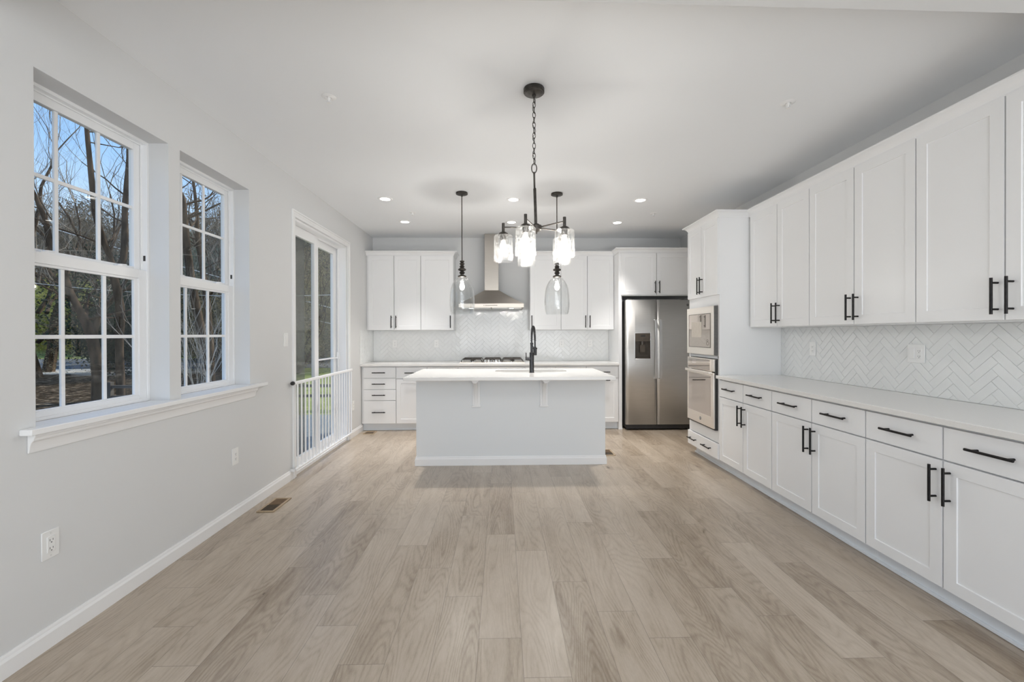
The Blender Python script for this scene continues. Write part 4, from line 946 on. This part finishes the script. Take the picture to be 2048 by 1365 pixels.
# patio deck outside the sliding door
dk = MB()
for i in range(13): dk.box((XO - .02 - .21 * (i + 1) + .006, 3.6, -.11), (XO - .02 - .21 * i, 7.6, -.07))
for y in (3.7, 5.6, 7.5): dk.box((XO - 2.75, y - .04, -.30), (XO - .02, y + .04, -.11))
tag(dk.build('patio_deck', deck_m, loc=(-3.5, 5.6, -.3)), 'dark board deck outside the sliding patio door', 'deck')
fe = thing('rail_fence', 'low dark two-rail fence on the lawn outside the patio door', 'fence', (-5.2, 9.6, -.3))
for z in (-.02, .20): MB().box((-8.6, 9.57, z - .03), (-2.5, 9.62, z + .03)).build('rail', fence_m, fe)
for i in range(4): MB().box((-8.5 + i * 1.95, 9.55, -.30), (-8.42 + i * 1.95, 9.64, .30)).build('post', fence_m, fe)

def branchy(mb, tw, p, d, length, r, rnd, depth, spread=.5, up=.12, minr=.012):
    """grow one bare limb with children; thin ends go to tw"""
    n = 4 if depth > 0 else 3; pts = [Vector(p)]; rs = [r]; dd = Vector(d).normalized()
    for i in range(n):
        dd = (dd + Vector((rnd.gauss(0, .16), rnd.gauss(0, .16), rnd.gauss(0, .12) + up * .5))).normalized()
        pts.append(pts[-1] + dd * length / n); rs.append(r * (1 - .55 * (i + 1) / n))
    (mb if r > minr else tw).tube(pts, rs, 7 if r > .05 else 4 if r > .012 else 3, cap=False)
    if depth <= 0: return
    k = rnd.choice((2, 3, 3)) if depth > 1 else rnd.choice((3, 4))
    for j in range(k):
        i = rnd.choice(range(1, n + 1)) if j else n
        q = pts[i]; ax = Vector((rnd.gauss(0, 1), rnd.gauss(0, 1), rnd.gauss(0, .6) + .25)).normalized()
        nd = (dd * (1 - spread) + ax * spread + Vector((0, 0, up))).normalized()
        branchy(mb, tw, q, nd, length * rnd.uniform(.62, .82), rs[i] * rnd.uniform(.6, .85), rnd, depth - 1, spread, up, minr)
def hero_tree(name, label, base, limbs, seed, depth=3, bark=None, blen=1.5, nb=9):
    """limbs: list of (points, radii) through which the trunk and main limbs run"""
    rnd = random.Random(seed); t = thing(name, label, 'tree', base); mb = MB(); tw = MB()
    for pts, rs in limbs:
        P = [Vector(p) for p in pts]; Q = []; R = []
        for i in range(len(P) - 1):
            a, b1, c1, d1 = P[max(i - 1, 0)], P[i], P[i + 1], P[min(i + 2, len(P) - 1)]
            for s in range(4):
                u = s / 4
                Q.append(.5 * ((2 * b1) + (c1 - a) * u + (2 * a - 5 * b1 + 4 * c1 - d1) * u * u + (3 * b1 - a - 3 * c1 + d1) * u ** 3)); R.append(rs[i] + (rs[i + 1] - rs[i]) * u)
        Q.append(P[-1]); R.append(rs[-1]); R = [x * rnd.uniform(.95, 1.05) for x in R]
        mb.tube(Q, R, 12, cap=True)
        for _ in range(nb):
            i = rnd.randrange(len(Q) // 3, len(Q))
            if Q[i].z < 1.6: continue
            ang = rnd.uniform(0, 2 * pi); d = Vector((cos(ang), sin(ang), rnd.uniform(.1, .9)))
            branchy(mb, tw, Q[i], d, blen * rnd.uniform(.7, 1.2), R[i] * rnd.uniform(.22, .42), rnd, depth)
        branchy(mb, tw, Q[-1], Q[-1] - Q[-3], blen * 1.3, R[-1], rnd, depth)
    mb.build('trunk', bark or bark_m, t, clean=False); tw.build('twigs', twig_m, t, clean=False); return t
hero_tree('tree', 'bare forked tree seen through the left part of the nearer window', (-9.89, 10.9, -.32),
    [([(-9.89, 10.9, -.45), (-9.90, 10.9, .36), (-9.94, 10.85, .97), (-10.0, 10.8, 1.42), (-10.2, 10.75, 1.93), (-10.37, 10.7, 2.35), (-10.51, 10.7, 2.79), (-10.70, 10.6, 3.4), (-10.85, 10.6, 4.1), (-11.1, 10.5, 4.9)], [.15, .125, .115, .11, .078, .074, .068, .06, .05, .038]),
     ([(-10.0, 10.85, 1.15), (-9.95, 10.9, 1.55), (-9.93, 11.0, 1.93), (-9.80, 11.1, 2.15)], [.085, .07, .055, .04])], 5, nb=8)
hero_tree('tree', 'tall bare tree with two near-vertical limbs seen in the nearer window', (-9.72, 11.35, -.32),
    [([(-9.72, 11.35, -.45), (-9.72, 11.3, .45), (-9.69, 11.25, 1.2), (-9.61, 11.2, 1.75), (-9.62, 11.15, 2.3), (-9.68, 11.1, 2.75), (-9.72, 11.1, 3.1), (-9.85, 11.0, 3.7), (-9.95, 10.9, 4.3), (-10.0, 10.9, 4.85), (-10.07, 10.9, 5.6), (-10.15, 10.9, 6.6), (-10.2, 10.9, 8.2)], [.105, .09, .086, .096, .088, .08, .072, .066, .062, .06, .054, .048, .03]),
     ([(-9.68, 11.2, 2.75), (-9.62, 11.3, 3.3), (-9.62, 11.35, 3.9), (-9.66, 11.4, 4.5), (-9.60, 11.4, 5.3), (-9.55, 11.4, 6.1), (-9.6, 11.4, 7.8)], [.09, .075, .07, .065, .055, .05, .03])], 11, nb=9)
hero_tree('tree', 'slender leaning bare tree seen through the farther window', (-8.60, 13.0, -.32),
    [([(-8.58, 13.0, -.45), (-8.60, 13.0, .88), (-8.64, 13.0, 1.76), (-8.69, 13.0, 2.5), (-8.79, 13.0, 3.23), (-8.92, 13.0, 4.1), (-8.95, 13.0, 5.0), (-9.1, 13.0, 6.3)], [.13, .115, .105, .09, .072, .058, .045, .03])], 23, nb=9)
hero_tree('tree', 'dark curved trunk at the left edge of the farther window', (-8.15, 12.1, -.32),
    [([(-8.10, 12.1, -.45), (-8.12, 12.1, .8), (-8.25, 12.05, 1.73), (-8.41, 12.0, 2.81), (-8.5, 12.0, 3.49), (-8.56, 12.0, 4.03), (-8.6, 12.0, 4.57), (-8.66, 12.0, 5.05), (-8.82, 12.0, 5.35)], [.12, .11, .10, .095, .09, .088, .084, .08, .05])], 31, nb=5)
# thin pale multi-stem shrub close to the house
rnd = random.Random(77); t = thing('bare_shrub', 'pale multi-stemmed bare shrub just outside the farther window', 'shrub', (-5.35, 7.95, -.3)); mb = MB(); tw = MB()
for i in range(17):
    a = rnd.uniform(0, 2 * pi); branchy(mb, tw, (-5.35 + .12 * cos(a), 7.95 + .12 * sin(a), -.35), (cos(a) * .33, sin(a) * .33, 1.0), rnd.uniform(1.2, 1.8), rnd.uniform(.010, .017), rnd, 2, .28, .22, .004)
mb.build('stems', palebark_m, t, clean=False); tw.build('twigs', palebark_m, t, clean=False)

def foliage(center, rad, n, size, rnd, mb, hollow=.35, flat=1.0, asp=.45):
    for _ in range(n):
        while True:
            v = Vector((rnd.uniform(-1, 1), rnd.uniform(-1, 1), rnd.uniform(-1, 1)))
            if hollow < v.length < 1: break
        v *= 1 + .18 * sin(v.x * 7 + v.z * 5) 
        p = Vector(center) + Vector((v.x * rad[0], v.y * rad[1], v.z * rad[2]))
        a = Vector((rnd.gauss(0, 1), rnd.gauss(0, 1), rnd.gauss(0, 1) * flat)).normalized(); b1 = a.orthogonal().normalized(); s = size * rnd.uniform(.5, 1.3)
        mb.add([p - a * s, p + b1 * s * asp, p + a * s, p - b1 * s * asp], [(0, 1, 2, 3)])
def shrub_proto(name, label, mat, rad, n, size, seed, x, y, group, z=None):
    rnd = random.Random(seed); z = gz(x, y) if z is None else z; t = thing(name, label, 'shrub', (x, y, z), group); mb = MB(); st = MB()
    for k in range(5):
        c = (x + rnd.uniform(-.5, .5) * rad[0], y + rnd.uniform(-.5, .5) * rad[1], z + rad[2] * rnd.uniform(.55, 1.15)); q = rnd.uniform(.5, .8)
        foliage(c, (rad[0] * q, rad[1] * q, rad[2] * q), n // 5, size, rnd, mb)
    for k in range(7):
        a = rnd.uniform(0, 2 * pi); branchy(st, st, (x, y, z - .1), (cos(a) * .5, sin(a) * .5, 1), rad[2] * 1.1, .05, rnd, 2, .4, .2)
    mb.build('foliage', mat, t, clean=False, smooth=False); st.build('stems', bark_m, t, clean=False); return t
def relabel(o, lab): o['label'] = lab; return o
SG = 'garden and roadside shrubs'
yel = shrub_proto('shrub', 'yellow-green roadside shrub left of the forked tree, nearest the frame edge', leaf_y, (4.4, 2.6, 3.2), 16000, .10, 3, -41.5, 41.5, SG)
for x, y, s, lab in ((-36.0, 41.8, 1.15, 'yellow-green shrub beyond the road behind the forked trunk'), (-31.0, 42.5, 1.1, 'yellow-green shrub beyond the road, right of the forked trunk'), (-46.5, 42.0, 1.3, 'yellow-green shrub beyond the road, farthest left')):
    c = relabel(copy_tree(yel, loc=(x, y, gz(x, y))), lab); c.scale = (s, s, s); c.rotation_euler.z = x
olv = shrub_proto('bush', 'olive-brown bush thicket seen through the patio door, nearer', leaf_o, (2.6, 2.6, 2.9), 24000, .04, 8, -8.6, 18.5, SG)
for x, y, s, lab in ((-12.6, 19.5, 1.0, 'olive-brown bush thicket between farther window and patio door'), (-6.6, 22.0, 1.35, 'taller olive-brown bush behind the patio door lawn'), (-11.5, 24.5, 1.5, 'tall olive-brown bush behind the lawn thicket'), (-17.3, 19.6, .85, 'olive-brown bush behind the slender leaning tree')):
    c = relabel(copy_tree(olv, loc=(x, y, gz(x, y))), lab); c.scale = (s, s, s); c.rotation_euler.z = x
ev = shrub_proto('evergreen_tree', 'dark evergreen behind the tall two-limbed tree', leaf_d, (2.8, 2.4, 2.9), 24000, .06, 12, -14.7, 18.2, 'dark evergreens')
ev['category'] = 'tree'
for x, y, s, lab in ((-13.2, 21.6, .9, 'dark evergreen behind the slender leaning tree'), (-24.0, 36.5, 1.25, 'dark evergreen beyond the road, middle'), (-10.2, 27.5, 1.5, 'large dark evergreen beyond the patio door thicket'), (-53.0, 50.0, 1.2, 'dark evergreen beyond the road, far left')):
    c = relabel(copy_tree(ev, loc=(x, y, gz(x, y))), lab); c.scale = (s, s, s); c.rotation_euler.z = x * 2
gg = shrub_proto('grey_green_tree', 'grey-green leafy tree seen high in the farther window', leaf_g, (2.6, 2.4, 5.6), 22000, .08, 19, -20.5, 32.0, 'grey-green trees'); gg['category'] = 'tree'
for x, y, s, lab in ((-15.5, 31.5, 1.25, 'grey-green leafy tree above the patio door thicket'), (-28.5, 41.0, 1.2, 'grey-green leafy tree far behind the two-limbed trunk')):
    c = relabel(copy_tree(gg, loc=(x, y, gz(x, y))), lab); c.scale = (s, s, s); c.rotation_euler.z = x
# bare woodland trees on the slope
protos = []
for s in range(3):
    rnd = random.Random(100 + s); x, y = [(-30.5, 27.5 + 12), (-38.0, 42.0), (-22.5, 40.0)][s]; z = gz(x, y)
    t = thing('bare_tree', ['bare grey woodland tree, left of the roadside row', 'bare grey woodland tree, far left of the wooded slope', 'bare grey woodland tree right of the roadside row'][s], 'tree', (x, y, z), 'bare woodland trees')
    mb = MB(); tw = MB(); H = 4.5
    branchy(mb, tw, (x, y, z - .2), (rnd.gauss(0, .05), rnd.gauss(0, .05), 1), H, .19, rnd, 6, .38, .16, .035)
    for k in range(3): branchy(mb, tw, (x, y, z + 1.2 + k), (rnd.gauss(0, 1), rnd.gauss(0, 1), .7), 2.4, .07, rnd, 4, .45, .12, .035)
    mb.build('trunk', bark_m, t, clean=False); tw.build('twigs', twig_m, t, clean=False); protos.append(t)
spots = [(-33.0, 34.8), (-34.5, 37.0), (-26.5, 44.0), (-45.0, 40.0), (-32.0, 48.0), (-40.5, 50.0), (-19.0, 46.0), (-49.0, 47.0), (-24.0, 52.0), (-13.0, 37.0), (-21.0, 29.0 + 5), (-48.0, 38.5), (-16.2, 25.0), (-47.5, 36.0), (-29.5, 56.0), (-12.0, 45.0), (-17.9, 17.2), (-20.0, 19.6), (-17.0, 18.6)]
place = ['on the verge straight behind the forked tree', 'left half of the nearer window', 'centre of the far slope', 'far left slope', 'high centre slope', 'high left slope', 'behind the farther window', 'outermost left', 'high right slope', 'beyond the patio thicket', 'roadside right', 'roadside left', 'near side of the road', 'left roadside edge', 'crest of the slope', 'crest beyond the patio door', 'near side of the road behind the two-limbed tree', 'near side of the road behind the forked tree', 'near side of the road between the two large window trees']
for i, ((x, y), pl) in enumerate(zip(spots, place)):
    s = random.Random(i).uniform(.85, 1.2) * (1.15 if i >= 16 else 1); c = relabel(copy_tree(protos[i % 3], loc=(x, y, gz(x, y))), 'bare grey woodland tree, ' + pl); c.scale = (s, s, s); c.rotation_euler.z = i * 1.9
# brushwood covering the slope: uncountable
rnd = random.Random(9); mb = MB()
for i in range(400):
    y = rnd.uniform(45, 70); x = -y * rnd.uniform(.34, 1.20); q = rnd.random() ** 1.4
    foliage((x, y, gz(x, y) + 1.2 + q * 12.5), (3.2 - q, 3.2 - q, 3.9 - q), 560, .32, rnd, mb, .0, 1.1, .055 if i % 3 else .16)
for i in range(60):
    y = rnd.uniform(23, 34); x = -y * rnd.uniform(.36, .58); q = rnd.random()
    foliage((x, y, gz(x, y) + .8 + q * 5.0), (2.1, 2.1, 2.6), 520, .24, rnd, mb, .0, 1.1, .07 if i % 3 else .2)
tag(mb.build('brushwood', leaf_h, loc=(-28, 45, 2), clean=False, smooth=False), 'tangled brown winter brushwood covering the slope beyond the road', 'brushwood', kind='stuff')
# utility cables strung across the garden
for i, (a, b2, lab) in enumerate((((-36, 22, 11.2), (-6, 19, 1.9 + .2), 'thick pale overhead cable crossing the nearer window, upper one'), ((-36, 21, 9.6), (-7, 19, 1.5 + .2), 'thin pale overhead cable crossing the nearer window, lower one'), ((-14, 12.4, 2.9), (-2.6, 12.0, 2.52), 'pale cable crossing behind the patio door'))):
    A, B = Vector(a), Vector(b2); pts = [A.lerp(B, q / 16) - Vector((0, 0, 1.2 * (.25 - (q / 16 - .5) ** 2))) for q in range(17)]
    tag(MB().tube(pts, (.022, .014, .008)[i], 6).build('overhead_cable', cable_m, loc=tuple(B)), lab, 'cable', 'overhead cables')
